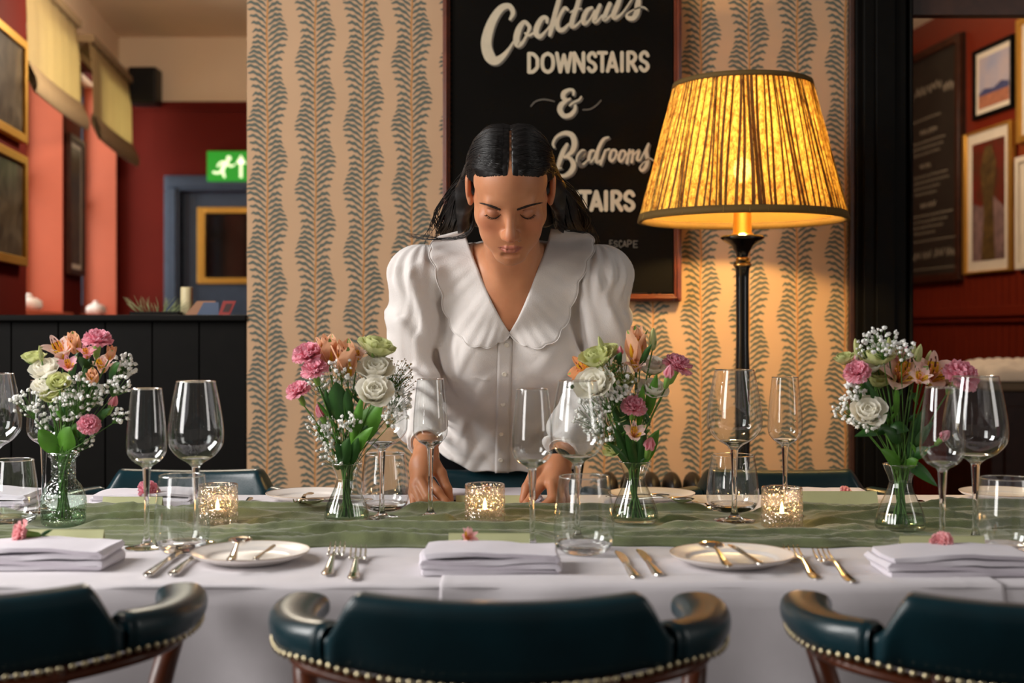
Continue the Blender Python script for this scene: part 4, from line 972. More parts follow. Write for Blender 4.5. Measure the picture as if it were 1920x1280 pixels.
# ------------------------------------------------------------------ chairs
M_['stud'] = mat('pale_brass_stud', (206, 192, 156), .3, 1)
def chair(lab, studs=True):
    t = thing('leather_armchair', lab, 'chair', group=None)
    ztop = .812; zbot = .722
    def ctr(s): # s -1..1 along the back, plan position
        return Vector((.192*s, -.034*(1-abs(s)**2.2), 0))
    m = MB()
    def back(u, v):
        s = -1+2*u; e = abs(s); c = ctr(s*.985)
        zt = ztop-.010*(1-e*e)-.055*smooth(.80, 1.0, e); zb = zbot-.015*(1-e*e)+.004*e
        a = 2*PI*v; th = .024*(1-.5*smooth(.93, 1, e))
        ca, sa = math.cos(a), math.sin(a)
        cc = math.copysign(abs(ca)**.55, ca); ss = math.copysign(abs(sa)**.55, sa)
        zm = (zt+zb)/2; hh = (zt-zb)/2
        nx = .35*s*th*cc
        lean = -.020*(ss*hh/.045)*.45
        return Vector((c.x-nx, c.y+th*cc*1.0+lean-0.0, zm+hh*ss))
    m.grid(back, 72, 28, cv=True)
    for s0 in (0, 71):
        o_ = s0*28; m.f.append(tuple(range(o_, o_+28)) if s0 else tuple(range(o_+27, o_-1, -1))); m.m.append(0); m.sm.append(True)
    m.build('backrest', M_['leather'], t)
    for sd in (-1, 1):
        m = MB(); pp = spline([(sd*.186, .004, .746), (sd*.226, .045, .745), (sd*.246, .10, .746), (sd*.249, .16, .748), (sd*.240, .205, .750)], 6)
        n = len(pp)
        def arm(u, v):
            i = min(int(u*(n-1)), n-2); f = u*(n-1)-i; c = pp[i]*(1-f)+pp[i+1]*f
            tt = (pp[i+1]-pp[i]).normalized(); nn = Vector((-tt.y, tt.x, 0)).normalized()*-sd
            a = 2*PI*v; rr = math.sqrt(max(0, 1-((u-.86)/.14)**2)) if u > .86 else (1 if u > .05 else .75+u*5)
            wv = (.024+.008*smooth(.1, .8, u))*rr; hv = (.0245-.0085*u)*(.35+.65*rr)
            ca, sa = math.cos(a), math.sin(a)
            return c+nn*wv*math.copysign(abs(ca)**.75, ca)+Vector((0, 0, hv*math.copysign(abs(sa)**.75, sa)))
        m.grid(arm, 40, 22, cv=True); m.f.append(tuple(range(22-1, -1, -1))); m.m.append(0); m.sm.append(True)
        m.build('arm_pad', M_['leather'], t)
        # bent wooden arm support
        m = MB(); m.tube(spline([(sd*.236, .19, .726), (sd*.240, .15, .716), (sd*.228, .085, .67), (sd*.208, .05, .58), (sd*.20, .06, .44)], 6), .0145, 10, flat=.8); m.build('arm_support', M_['wood'], t)
    # curved wooden rail under the upholstery
    m = MB(); rp = spline([(-.243, .20, .727), (-.247, .13, .722), (-.232, .06, .716), (-.19, .010, .712), (-.1, -.022, .702), (0, -.030, .698), (.1, -.022, .702), (.19, .010, .712), (.232, .06, .716), (.247, .13, .722), (.243, .20, .727)], 6)
    m.tube(rp, .013, 10, flat=.6); m.build('back_rail', M_['wood'], t)
    for sx in (-.105, .105):
        m = MB(); m.tube([(sx*1.15, -.018, .72), (sx*1.05, -.005, .6), (sx, .01, .44)], .014, 8); m.build('back_post', M_['wood'], t)
    m = MB()
    def seat(u, v):
        a = 2*PI*u; r = v; cs, sn = math.cos(a), math.sin(a); q = (abs(cs)**3.2+abs(sn)**3.2)**(-1/3.2)
        return Vector((.225*q*cs*min(1, r*1.0), .23+.215*q*sn*min(1, r), .455+.03*(1-r**4)))
    m.grid(seat, 48, 9, cu=True)
    m.grid(lambda u, v: Vector((.225*(abs(math.cos(2*PI*u))**3.2+abs(math.sin(2*PI*u))**3.2)**(-1/3.2)*math.cos(2*PI*u), .23+.215*(abs(math.cos(2*PI*u))**3.2+abs(math.sin(2*PI*u))**3.2)**(-1/3.2)*math.sin(2*PI*u), .455-.05*v)), 48, 3, cu=True)
    m.build('seat', M_['leather'], t)
    m = MB(); m.box(-.205, .205, .035, .425, .375, .407); m.build('seat_frame', M_['wood'], t, bevel=.006)
    for sx in (-1, 1):
        for y0, y1 in ((.05, -.01), (.40, .44)):
            m = MB(); m.tube([(sx*.185, y0, .40), (sx*.195, (y0+y1)/2, .2), (sx*.205, y1, 0.0)], [.020, .017, .012], 10); m.build('leg', M_['wood'], t)
    if studs:
        m = MB(); m.ball((0, 0, 0), .0042, 10, 7, sc=(1, .6, 1)); st = m.build('nail_stud', M_['stud'], t)
        sp_ = spline([(-.262, .205, .7365), (-.2745, .16, .7335), (-.2715, .10, .729), (-.25, .040, .7265), (-.205, -.004, .7275), (-.15, -.0365, .721), (-.08, -.051, .7155), (0, -.0585, .713), (.08, -.051, .7155), (.15, -.0365, .721), (.205, -.004, .7275), (.25, .040, .7265), (.2715, .10, .729), (.2745, .16, .7335), (.262, .205, .7365)], 20)
        acc = 0; last = None; cnt = 0
        for a, b in zip(sp_, sp_[1:]):
            acc += (b-a).length
            if acc >= .0105:
                acc = 0
                if cnt == 0: st.location = a; c = st
                else: c = st.copy(); COL.objects.link(c); c.parent = t; c.location = a
                tx = (b-a).normalized(); c.rotation_euler = (0, 0, math.atan2(tx.y, tx.x)); cnt += 1
    return t
c0 = chair('teal leather armchair in front at the centre, studded, back to the camera')
c0.location = (-.0145, 1.425, 0)
c1 = dup(c0, (-.636, 1.44, 0), .20, 'dark leather armchair in front at the left edge, back to the camera')
c2 = dup(c0, (.598, 1.425, -.004), -.12, 'teal leather armchair in front at the right edge, back to the camera')
f0 = chair('teal leather armchair on the far side left, against the black panelling', studs=False); f0.location = (-.748, 2.955, 0); f0.rotation_euler = (0, 0, PI); f0.scale = (1.05, 1, .958)
f1_ = dup(f0, (-.030, 2.955, 0), PI+.02, 'teal leather armchair on the far side that the woman leans over')
f2_ = dup(f0, (.622, 2.955, 0), PI-.03, 'dark leather armchair on the far side right, in front of the lamp')
# ================================================================== FLOWERS
def petalmat(name, rgb, var=.08, vs=60): return translucent(mat(name, rgb, .6, var=var, vscale=vs, sheen=.2), rgb, .42)
M_['p_pink'] = petalmat('pink_petal', (250, 182, 198), .10); M_['p_pale'] = petalmat('pale_pink_petal', (248, 212, 202), .08)
M_['p_peach'] = petalmat('peach_petal', (246, 194, 156), .12); M_['p_white'] = petalmat('white_petal', (250, 247, 236), .03)
M_['p_cream'] = petalmat('greenish_cream_petal', (216, 220, 158), .1); M_['p_yellow'] = petalmat('yellow_petal_throat', (232, 190, 44), .15)
M_['p_dark'] = mat('dark_petal_streak', (96, 36, 20), .6); M_['p_orange'] = petalmat('orange_petal', (236, 160, 104), .15)
M_['gyp'] = mat('gypsophila_white', (252, 250, 240), .8, var=.15, vscale=120); M_['gypbeige'] = mat('dried_beige_floret', (176, 150, 104), .9, var=.3, vscale=90)
M_['calyx'] = mat('pale_green_calyx', (122, 160, 74), .5, var=.15)
def axes(d):
    d = Vector(d).normalized(); x = d.orthogonal().normalized(); y = d.cross(x)
    return Matrix((x, y, d)).transposed().to_4x4()
def petal(m, M, L, Wd, az, o0, o1, cup=.3, ruf=0, r0=.001, mi=0, tip=.6, z0=0, rnd=random, nu=9, nv=7, fmi=None, zig=0, blunt=.12):
    R = Matrix.Rotation(az, 4, 'Z'); path = []; x, z = r0, z0
    for i in range(nu):
        path.append((x, z)); th = o0+(o1-o0)*i/(nu-1); x += math.sin(th)*L/(nu-1); z += math.cos(th)*L/(nu-1)
    ph = rnd.uniform(0, 6); vs = []
    for i in range(nu):
        u = i/(nu-1); w_ = Wd*.5*(math.sin(PI*min(1, .08+.92*u)**tip)**.7 if u < 1 else .0)+Wd*.5*blunt*smooth(.55, .95, u); th = o0+(o1-o0)*u
        for j in range(nv):
            s = -1+2*j/(nv-1); off = cup*w_*s*s
            rr = ruf*u*u*math.sin(s*7+ph)*L+ (zig*L*u**4*(1 if j % 2 else -1))
            px_ = path[i][0]-math.cos(th)*off+math.cos(th)*rr; pz_ = path[i][1]+math.sin(th)*off-math.sin(th)*rr+ (zig*L*.6*u**6*(1 if j % 2 else -1))
            v = R @ Vector((px_, s*w_, pz_)); vs.append(M @ v)
    fs = [(i*nv+j, (i+1)*nv+j, (i+1)*nv+j+1, i*nv+j+1) for i in range(nu-1) for j in range(nv-1)]
    o = len(m.v); m.v += [tuple(v) for v in vs]
    k = 0
    for i in range(nu-1):
        for j in range(nv-1):
            m.f.append(tuple(q+o for q in fs[k])); m.m.append(fmi(i/(nu-1), -1+2*(j+.5)/(nv-1)) if fmi else mi); m.sm.append(True); k += 1
def G(mt): return M_[mt]
def carnation(t, c, d, s, col='p_pink', rnd=random, bud=False):
    M = Matrix.Translation(c) @ axes(d); m = MB()
    if bud:
        for k in range(5): petal(m, M, s*.75, s*.55, k*2*PI/5, .42, -.55, .5, .03, .001, rnd=rnd, z0=-s*.1)
    else:
        for ring, (n, o0, o1, L) in enumerate(((10, .9, 1.9, .62), (9, .55, 1.3, .66), (7, .3, .8, .66), (5, .1, .4, .62))):
            for k in range(n): petal(m, M, s*L, s*.50, (k+ring*.5+rnd.uniform(-.2, .2))*2*PI/n, o0, o1+rnd.uniform(-.25, .25), .15, .10, .001, rnd=rnd, z0=-s*.15, nv=9, zig=.035, blunt=.8)
    m.build('petals', G(col), t)
    m = MB(); L = s*.75; m.lathe([(s*.05, -L), (s*.13, -L*.85), (s*.15, -L*.4), (s*.17, -s*.12), (s*.12, 0)], 12, M=M); m.build('calyx', M_['calyx'], t)
    return c-Vector(d).normalized()*L
def rose(t, c, d, s, col='p_white', rnd=random):
    M = Matrix.Translation(c) @ axes(d); m = MB()
    for ring, (n, o0, o1, L, w_) in enumerate(((5, 1.25, .45, .72, .78), (5, 1.0, .1, .68, .70), (4, .75, -.15, .62, .6), (3, .5, -.3, .55, .5), (3, .3, -.3, .48, .36))):
        for k in range(n): petal(m, M, s*L, s*w_, (k+ring*.45)*2*PI/n+rnd.uniform(-.15, .15), o0, o1+(rnd.uniform(-.1, .5) if ring == 0 else 0), .42, .025, .001, rnd=rnd, z0=-s*.35, tip=.55, blunt=.62)
    m.build('petals', G(col), t)
    m = MB()
    for k in range(5): petal(m, M, s*.45, s*.12, k*2*PI/5, 1.3, .6, .2, 0, .002, rnd=rnd, z0=-s*.40)
    m.ball((0, 0, -s*.38), s*.08, 8, 6); 
    for i in range(len(m.v)-8*6, len(m.v)): m.v[i] = tuple(M @ Vector(m.v[i]))
    m.build('sepals', M_['calyx'], t); return c-Vector(d).normalized()*s*.42
def lily(t, c, d, s, col='p_pale', rnd=random, closed=False):
    M = Matrix.Translation(c) @ axes(d); m = MB(); a0 = rnd.uniform(0, 1)
    oo = (.35, .15) if closed else (.35, 1.25)
    for k in range(3): petal(m, M, s*.78, s*.50, a0+k*2*PI/3, oo[0], oo[1]+.1, .25, .02, .001, mi=0, rnd=rnd, z0=-s*.45, tip=.9, fmi=lambda u, v: 4 if (u > .84 and abs(v) < .35) else 0)
    def f(u, v):
        if .25 < u < .82 and (abs(abs(v)-.42) < .13) and rnd.random() < .55: return 2
        return 1 if u < .62 else 0
    oo = (.25, .05) if closed else (.3, 1.0)
    for k in range(3): petal(m, M, s*.80, s*.30, a0+PI/3+k*2*PI/3, oo[0], oo[1], .25, .01, .001, rnd=rnd, z0=-s*.45, tip=.8, nu=14, nv=12, fmi=f if k < 2 else (lambda u, v: 1 if u < .3 else 0))
    m.build('petals', [G(col), M_['p_yellow'], M_['p_dark'], M_['p_orange'], M_['calyx']], t)
    if not closed:
        m = MB()
        for k in range(6):
            a = k*PI/3+.2; p0 = Vector((0, 0, -s*.4)); p1 = Vector((s*.05*math.cos(a), s*.05*math.sin(a), -s*.1)); p2 = Vector((s*.13*math.cos(a), s*.13*math.sin(a)-.0, s*.12))
            m.tube([M @ p0, M @ p1, M @ p2], s*.008, 5); m.ball(M @ p2, s*.024, 6, 5)
        m.build('stamens', M_['p_orange'], t)
    return c-Vector(d).normalized()*s*.45
def budf(t, c, d, s, col='p_cream', rnd=random):
    M = Matrix.Translation(c) @ axes(d); m = MB()
    for k in range(4): petal(m, M, s*1.0, s*.36, k*PI/2+.3, .32, -.42, .55, 0, .0005, rnd=rnd, z0=-s*.5, tip=.8)
    m.lathe([(s*.03, -s*.5), (s*.13, -s*.3), (s*.15, -s*.05), (s*.09, s*.25), (s*.01, s*.42)], 10, M=M); m.build('petals', G(col), t)
    m = MB()
    for k in range(4): petal(m, M, s*.5, s*.10, k*PI/2, .5, .05, .2, 0, .0006, rnd=rnd, z0=-s*.52)
    m.build('sepals', M_['calyx'], t); return c-Vector(d).normalized()*s*.5
def leafblade(m, p0, p1, bend, w_, up=(0, 0, 1)):
    p0, p1 = Vector(p0), Vector(p1); mid = (p0+p1)/2+Vector(bend); n = 12; vs = []
    for i in range(n+1):
        u = i/n; p = p0*(1-u)**2+mid*2*u*(1-u)+p1*u*u; tt = ((mid-p0)*(1-u)+(p1-mid)*u).normalized()
        sd = tt.cross(Vector((0, -1, .35))).normalized(); nn = tt.cross(sd); ww = w_*.5*math.sin(PI*(.04+.96*u)**.75)**.8 if u < 1 else .0002
        for j in range(5):
            s = -1+j*.5; vs.append(p+sd*s*ww+nn*abs(s)*ww*.35)
    m.add(vs, [(i*5+j, (i+1)*5+j, (i+1)*5+j+1, i*5+j+1) for i in range(n) for j in range(4)])
BN = {119: 'bouquet in the leftmost vase', 650: 'bouquet left of the woman', 1190: 'bouquet right of the woman', 1688: 'bouquet in the rightmost vase'}
KN = {'carn': ('pink_carnation', 'ruffled pink carnation', 'flower'), 'cbud': ('carnation_bud', 'pink carnation bud', 'flower'), 'rose': ('white_rose', 'white rose-like bloom', 'flower'),
      'lily': ('striped_lily', 'open yellow striped pale lily', 'flower'), 'lilyo': ('peach_lily', 'open orange peach lily bloom', 'flower'), 'lilyc': ('closed_lily', 'closed peach lily bloom', 'flower'),
      'lilyp': ('pink_lily', 'soft pink lily bloom', 'flower'), 'bud': ('cream_bud', 'slim cream bud', 'flower bud'), 'fat': ('green_white_bloom', 'half open greenish bloom', 'flower'),
      'gyp': ('gypsophila_spray', 'white gypsophila spray', 'flower'), 'gypb': ('dried_flower_spray', 'dried beige spray', 'flower'), 'leaf': ('leafy_stem', 'green leafy stem', 'foliage')}
FL = {119: [('lily', 112, 650, 50, .3), ('lilyc', 137, 640, 36, .2), ('lilyp', 127, 682, 30, .5), ('carn', 183, 640, 36, 0), ('lilyp', 163, 658, 28, .1), ('lilyp', 192, 680, 38, .2), ('lilyc', 173, 706, 30, .4), ('rose', 84, 690, 40, .2), ('rose', 85, 722, 36, .4),
     ('fat', 62, 668, 30, 0), ('bud', 76, 662, 24, 0), ('lilyc', 208, 660, 24, .1), ('cbud', 210, 757, 30, .2), ('carn', 167, 797, 28, .5), ('fat', 110, 715, 28, .4), ('fat', 98, 738, 28, .5),
     ('gyp', 150, 735, 42, 34), ('gyp', 236, 683, 24, 24), ('gyp', 52, 755, 30, 18), ('gyp', 128, 760, 34, 26), ('gyp', 222, 722, 24, 16), ('gyp', 80, 790, 18, 10), ('gyp', 225, 775, 22, 8), ('gyp', 176, 735, 30, 20), ('gyp', 155, 825, 22, 8),
     ('leaf', 92, 815, 0, [((104, 852), (72, 805), 34), ((118, 850), (132, 800), 40), ((128, 845), (148, 790), 26)]), ('leaf', 150, 690, 0, [((130, 720), (147, 660), 16), ((160, 740), (170, 670), 26), ((165, 700), (150, 668), 20)]), ('leaf', 200, 780, 0, [((178, 800), (208, 765), 18), ((205, 710), (225, 680), 20), ((150, 835), (160, 790), 16)])],
 650: [('carn', 578, 668, 40, .1), ('carn', 590, 695, 34, .1), ('carn', 560, 735, 32, .1), ('cbud', 603, 777, 32, .2), ('lilyc', 614, 652, 50, .0), ('lilyc', 646, 668, 60, .1), ('fat', 708, 648, 48, 0), ('rose', 704, 690, 46, .3), ('rose', 702, 732, 44, .5), ('lilyp', 672, 662, 26, .2), ('bud', 684, 812, 30, .2), ('bud', 655, 800, 22, .2), ('bud', 636, 655, 26, 0),
     ('gyp', 612, 712, 42, 34), ('gyp', 632, 815, 42, 36), ('gyp', 600, 800, 30, 18), ('gyp', 656, 790, 20, 14), ('gyp', 640, 690, 24, 14), ('gyp', 748, 750, 26, 18), ('gypb', 742, 700, 36, 46), ('gyp', 668, 715, 28, 16), ('gyp', 622, 850, 30, 14), ('gypb', 756, 720, 26, 20), ('gyp', 740, 780, 24, 14),
     ('leaf', 640, 745, 0, [((638, 790), (630, 715), 40), ((655, 790), (650, 730), 20), ((620, 780), (610, 730), 14)]), ('leaf', 695, 780, 0, [((668, 830), (718, 755), 46), ((655, 860), (700, 800), 24), ((660, 850), (680, 740), 22)]), ('leaf', 640, 850, 0, [((640, 880), (655, 820), 26), ((650, 880), (630, 830), 22), ((660, 870), (672, 820), 20)])],
 1190: [('lilyc', 1193, 640, 56, 0), ('fat', 1118, 668, 44, .1), ('fat', 1140, 655, 36, 0), ('bud', 1127, 645, 26, 0), ('bud', 1224, 635, 34, 0), ('lilyo', 1092, 690, 54, .2), ('rose', 1113, 718, 48, .4), ('lilyp', 1193, 680, 34, .2), ('rose', 1222, 683, 40, .2), ('rose', 1226, 728, 36, .3), ('carn', 1269, 688, 38, 0), ('cbud', 1253, 704, 32, .1),
     ('carn', 1188, 764, 32, .2), ('lilyp', 1190, 810, 34, .4), ('cbud', 1217, 838, 36, .3), ('cbud', 1163, 662, 20, .1), ('fat', 1162, 777, 30, .4), ('fat', 1172, 712, 26, .4), ('fat', 1150, 840, 26, .4),
     ('gyp', 1112, 775, 42, 46), ('gyp', 1162, 722, 26, 14), ('gyp', 1132, 805, 34, 34), ('gypb', 1145, 690, 26, 24), ('gyp', 1195, 730, 24, 10), ('gyp', 1135, 745, 30, 26), ('gypb', 1165, 697, 24, 16),
     ('leaf', 1074, 728, 0, [((1095, 730), (1062, 727), 12), ((1150, 700), (1165, 660), 16), ((1200, 690), (1222, 645), 12)]), ('leaf', 1180, 840, 0, [((1182, 880), (1150, 800), 20), ((1190, 880), (1172, 790), 18), ((1196, 878), (1210, 800), 20), ((1186, 880), (1140, 830), 16)]), ('leaf', 1230, 800, 0, [((1205, 870), (1236, 805), 26), ((1215, 780), (1232, 700), 20), ((1198, 800), (1206, 720), 16)]), ('leaf', 1150, 770, 0, [((1178, 850), (1140, 740), 18), ((1180, 840), (1160, 730), 16)])],
 1688: [('rose', 1630, 678, 46, .2), ('rose', 1628, 770, 44, .4), ('rose', 1662, 655, 36, .1), ('carn', 1608, 700, 34, .3), ('lily', 1690, 697, 68, .85), ('lily', 1752, 697, 62, .7), ('lilyp', 1597, 675, 34, .1), ('carn', 1800, 708, 46, .3), ('lilyp', 1683, 660, 40, .2), ('lilyp', 1727, 705, 34, .5),
     ('bud', 1607, 652, 30, 0), ('bud', 1667, 650, 30, 0), ('fat', 1645, 668, 40, 0), ('bud', 1722, 664, 32, 0), ('bud', 1741, 676, 32, 0), ('fat', 1648, 708, 38, .2), ('fat', 1583, 670, 26, 0), ('cbud', 1768, 820, 30, .4), ('bud', 1714, 658, 22, 0),
     ('gyp', 1652, 638, 34, 26), ('gyp', 1592, 765, 30, 30), ('gyp', 1602, 728, 26, 20), ('gyp', 1635, 790, 22, 12), ('gyp', 1690, 655, 24, 14), ('gyp', 1622, 655, 22, 12), ('gyp', 1612, 785, 22, 14),
     ('leaf', 1640, 815, 0, [((1668, 800), (1602, 818), 24), ((1668, 800), (1705, 808), 26), ((1690, 830), (1655, 805), 26)]), ('leaf', 1740, 860, 0, [((1700, 862), (1758, 912), 26), ((1705, 862), (1745, 840), 22)]), ('leaf', 1665, 850, 0, [((1690, 880), (1650, 842), 26), ((1695, 880), (1722, 862), 20), ((1680, 780), (1680, 720), 12)]), ('leaf', 1615, 720, 0, [((1640, 760), (1612, 705), 22), ((1650, 780), (1630, 725), 20)]), ('leaf', 1735, 790, 0, [((1705, 860), (1735, 760), 22), ((1710, 850), (1750, 790), 18)])]}
made = []
protofl = {}
for vpx, items in FL.items():
    base, sc, H = VP[vpx]; D0 = base.y; ppm = F/D0
    cxs = sorted(i[1] for i in items); ctrx = vpx+8; rnd = random.Random(vpx)
    for idx, it in enumerate(items):
        kind, px, py, s, ex_ = it
        dd = D0+rnd.uniform(-.035, .02)-(.02 if (isinstance(ex_, float) and ex_ > .3) else 0)
        if kind in ('gyp', 'gypb'): dd = D0+rnd.uniform(-.045, .03)
        if kind == 'leaf': dd = D0-.015
        c = P(px, py, dd)-base
        nm, lb, cat = KN[kind]
        t = thing(nm, '', cat, base); made.append((t, vpx, kind, px, py))
        neck = Vector((rnd.uniform(-.010, .010)*sc+ (c.x)*.02, rnd.uniform(-.010, .010)*sc, H*sc*.86)); foot = Vector((-neck.x*1.2+rnd.uniform(-.008, .008), -neck.y+rnd.uniform(-.008, .008), .010))
        sdir = (c-Vector((0, 0, H*sc*.5))).normalized(); d = (sdir+Vector((0, -1.0, .15))*(ex_ if isinstance(ex_, float) or isinstance(ex_, int) and ex_ < 5 else 0)*1.6+Vector((rnd.uniform(-.15, .15), -.25, .1))).normalized()
        S = s*1.32/ppm
        if kind == 'carn': e_ = carnation(t, c, d, S*.95, rnd=rnd)
        elif kind == 'cbud': e_ = carnation(t, c, d, S*.9, rnd=rnd, bud=True)
        elif kind == 'rose': e_ = rose(t, c, d, S*1.0, rnd=rnd)
        elif kind == 'lily': e_ = lily(t, c, d, S*1.02, 'p_pale', rnd)
        elif kind == 'lilyo': e_ = lily(t, c, (Vector((-.8, -.5, .4))).normalized(), S*.95, 'p_orange', rnd)
        elif kind == 'lilyp': e_ = lily(t, c, d, S*.95, 'p_pale' if idx % 2 else 'p_pink', rnd)
        elif kind == 'lilyc': e_ = lily(t, c, d, S*1.15, 'p_peach', rnd, closed=True)
        elif kind == 'bud': e_ = budf(t, c, d, S*1.0, rnd=rnd)
        elif kind == 'fat': e_ = rose(t, c, d, S*1.0, 'p_cream', rnd=rnd)
        if kind in ('gyp', 'gypb'):
            n = min(98, int(ex_*2)); rad = s/ppm; mg = MB(); hub = c-sdir*rad*1.1
            mg.tube(spline([foot, neck, (neck*.5+hub*.5)+Vector((0, 0, .004)), hub], 5), .0008, 5)
            key = kind
            for k in range(n):
                a = rnd.uniform(0, 2*PI); r = math.sqrt(rnd.random())*rad
                q = c+Vector((r*math.cos(a), rnd.uniform(-.6, .6)*rad, r*math.sin(a)*.85))
                mid = hub*.45+q*.55+Vector((rnd.uniform(-.1, .1)*rad, 0, rnd.uniform(-.1, .1)*rad))
                mg.tube([hub+(mid-hub)*.0, mid, q], .00035, 4, cap=False)
                fs_ = (rnd.uniform(.0032, .0062) if kind == 'gyp' else rnd.uniform(.0016, .0028))
                if key not in protofl:
                    mb = MB()
                    for w3 in range(3):
                        for w2 in range(6-w3): petal(mb, Matrix.Identity(4), .9-.12*w3, .8, w2*2*PI/(6-w3)+w3, 1.2-.45*w3, 1.5-.75*w3, .3, .12, .05, rnd=rnd, nu=3, nv=4, z0=-.2)
                    mb.ball((0, 0, -.05), .60, 9, 6)
                    fo = mb.build('floret', M_['gyp' if kind == 'gyp' else 'gypbeige'], t); protofl[key] = fo
                else: fo = protofl[key].copy(); COL.objects.link(fo)
                fo.parent = t; fo.location = q; fo.scale = (fs_,)*3; fo.rotation_euler = (rnd.uniform(-1.2, 1.2), rnd.uniform(-1, 1), rnd.uniform(0, 6))
            mg.build('stem', M_['green'], t)
        elif kind == 'leaf':
            mg = MB()
            for (a, b_, w_) in ex_:
                ml = MB()
                pa = P(a[0], a[1], D0-.005)-base; pb = P(b_[0], b_[1], D0-.03+rnd.uniform(-.02, .01))-base
                leafblade(ml, pa, pb, ((pb.x-pa.x)*-.1, -.01, .008), w_/ppm); ml.build('leaf', M_['leaf2'] if (idx+vpx) % 3 == 0 else M_['leaf'], t)
                mg.tube(spline([foot, neck, pa], 5), .0011, 5)
            mg.build('stem', M_['green'], t)
        else:
            mg = MB(); mid = neck*.4+e_*.6+Vector((-sdir.x*.006, 0, .004)); mg.tube(spline([foot, neck, mid, e_], 6), .0013, 6)
            mg.build('stem', M_['green'], t)
            if rnd.random() < .8:
                ml = MB(); f_ = rnd.uniform(.35, .7); p = neck*(1-f_)+e_*f_; q = p+Vector((rnd.choice((-1, 1))*rnd.uniform(.008, .018), rnd.uniform(-.01, 0), rnd.uniform(.012, .028)))
                leafblade(ml, p, q, (0, -.003, .003), .007); ml.build('leaf', M_['leaf2'] if rnd.random() < .45 else M_['leaf'], t)
# labels: place inside the bouquet, refined until each is its own
def pos(px, py, vpx):
    cx = {119: 145, 650: 655, 1190: 1175, 1688: 1685}[vpx]; dx = px-cx
    h = 'far left' if dx < -60 else 'left' if dx < -22 else 'middle' if dx < 22 else 'right' if dx < 65 else 'far right'
    v = 'top' if py < 672 else 'upper' if py < 715 else 'middle' if py < 765 else 'lower'
    return {'top': 'at the top', 'upper': 'in the upper part', 'middle': 'halfway up', 'lower': 'low down'}[v]+(' '+h if h != 'middle' else ' centre')
grp = {}
for r_ in made: grp.setdefault((r_[1], r_[2], pos(r_[3], r_[4], r_[1])), []).append(r_)
ORD = {2: ['upper', 'lower'], 3: ['highest', 'middle', 'lowest'], 4: ['highest', 'second highest', 'third highest', 'lowest'], 5: ['highest', 'second highest', 'third highest', 'fourth highest', 'lowest']}
for (vpx, kind, ps), rs in grp.items():
    rs.sort(key=lambda r: r[4]); nm, lb, cat = KN[kind]
    for i, r in enumerate(rs):
        r[0]['label'] = ('%s %s, %s' % (lb, ps, BN[vpx])) if len(rs) == 1 else ('%s %s %s, %s' % (ORD[len(rs)][i], lb, ps, BN[vpx]))
        r[0]['group'] = {'gyp': 'gypsophila sprays', 'gypb': 'dried sprays', 'leaf': 'leafy stems'}.get(kind, 'blooms')+' of the '+BN[vpx]
# loose blooms lying on napkins and cards
def loose(px, py, d, spx, lab, axis, kind='carn', col='p_pale'):
    c = P(px, py, d); t = thing('pink_bloom', lab, 'flower', c, 0, 'single pink blooms on the place settings'); rnd = random.Random(px); S = spx*d/F
    if kind == 'carn': e_ = carnation(t, Vector((0, 0, 0)), axis, S*.95, col, rnd)
    else: e_ = lily(t, Vector((0, 0, 0)), axis, S, col, rnd)
    a = Vector(axis).normalized(); m = MB(); m.tube([e_, e_-a*.012+Vector((0, 0, -.001))], .0013, 6); m.build('stem', M_['green'], t)
    m = MB(); leafblade(m, e_, e_-a*.016+Vector((0, .002, .010)), (0, 0, .002), .006); m.build('leaf', M_['leaf'], t)
M_['p_rose'] = petalmat('rose_pink_petal', (250, 192, 194), .1)
loose(44, 1000, 1.925, 44, 'pink bloom lying on the left front napkin beside its place card', (-.9, -.3, .15), col='p_rose')
loose(880, 1004, 1.905, 36, 'pink bloom lying on the central front napkin', (.4, -.5, .6), 'lily', 'p_rose')
loose(1766, 1019, 1.885, 40, 'pink bloom lying on the right front napkin beside a green bud', (-.7, -.5, .5), col='p_rose')
loose(277, 922, 2.52, 40, 'pink carnation lying on the far left napkin', (.7, -.4, .5), col='p_pink')
loose(1583, 930, 2.52, 34, 'pink carnation lying on the far right napkin beside its leaf', (.8, -.5, .3), col='p_rose')
loose(912, 916, 2.56, 20, 'small pink bud on the far napkin above the central candle', (.2, -.6, .5), 'lily', 'p_rose')
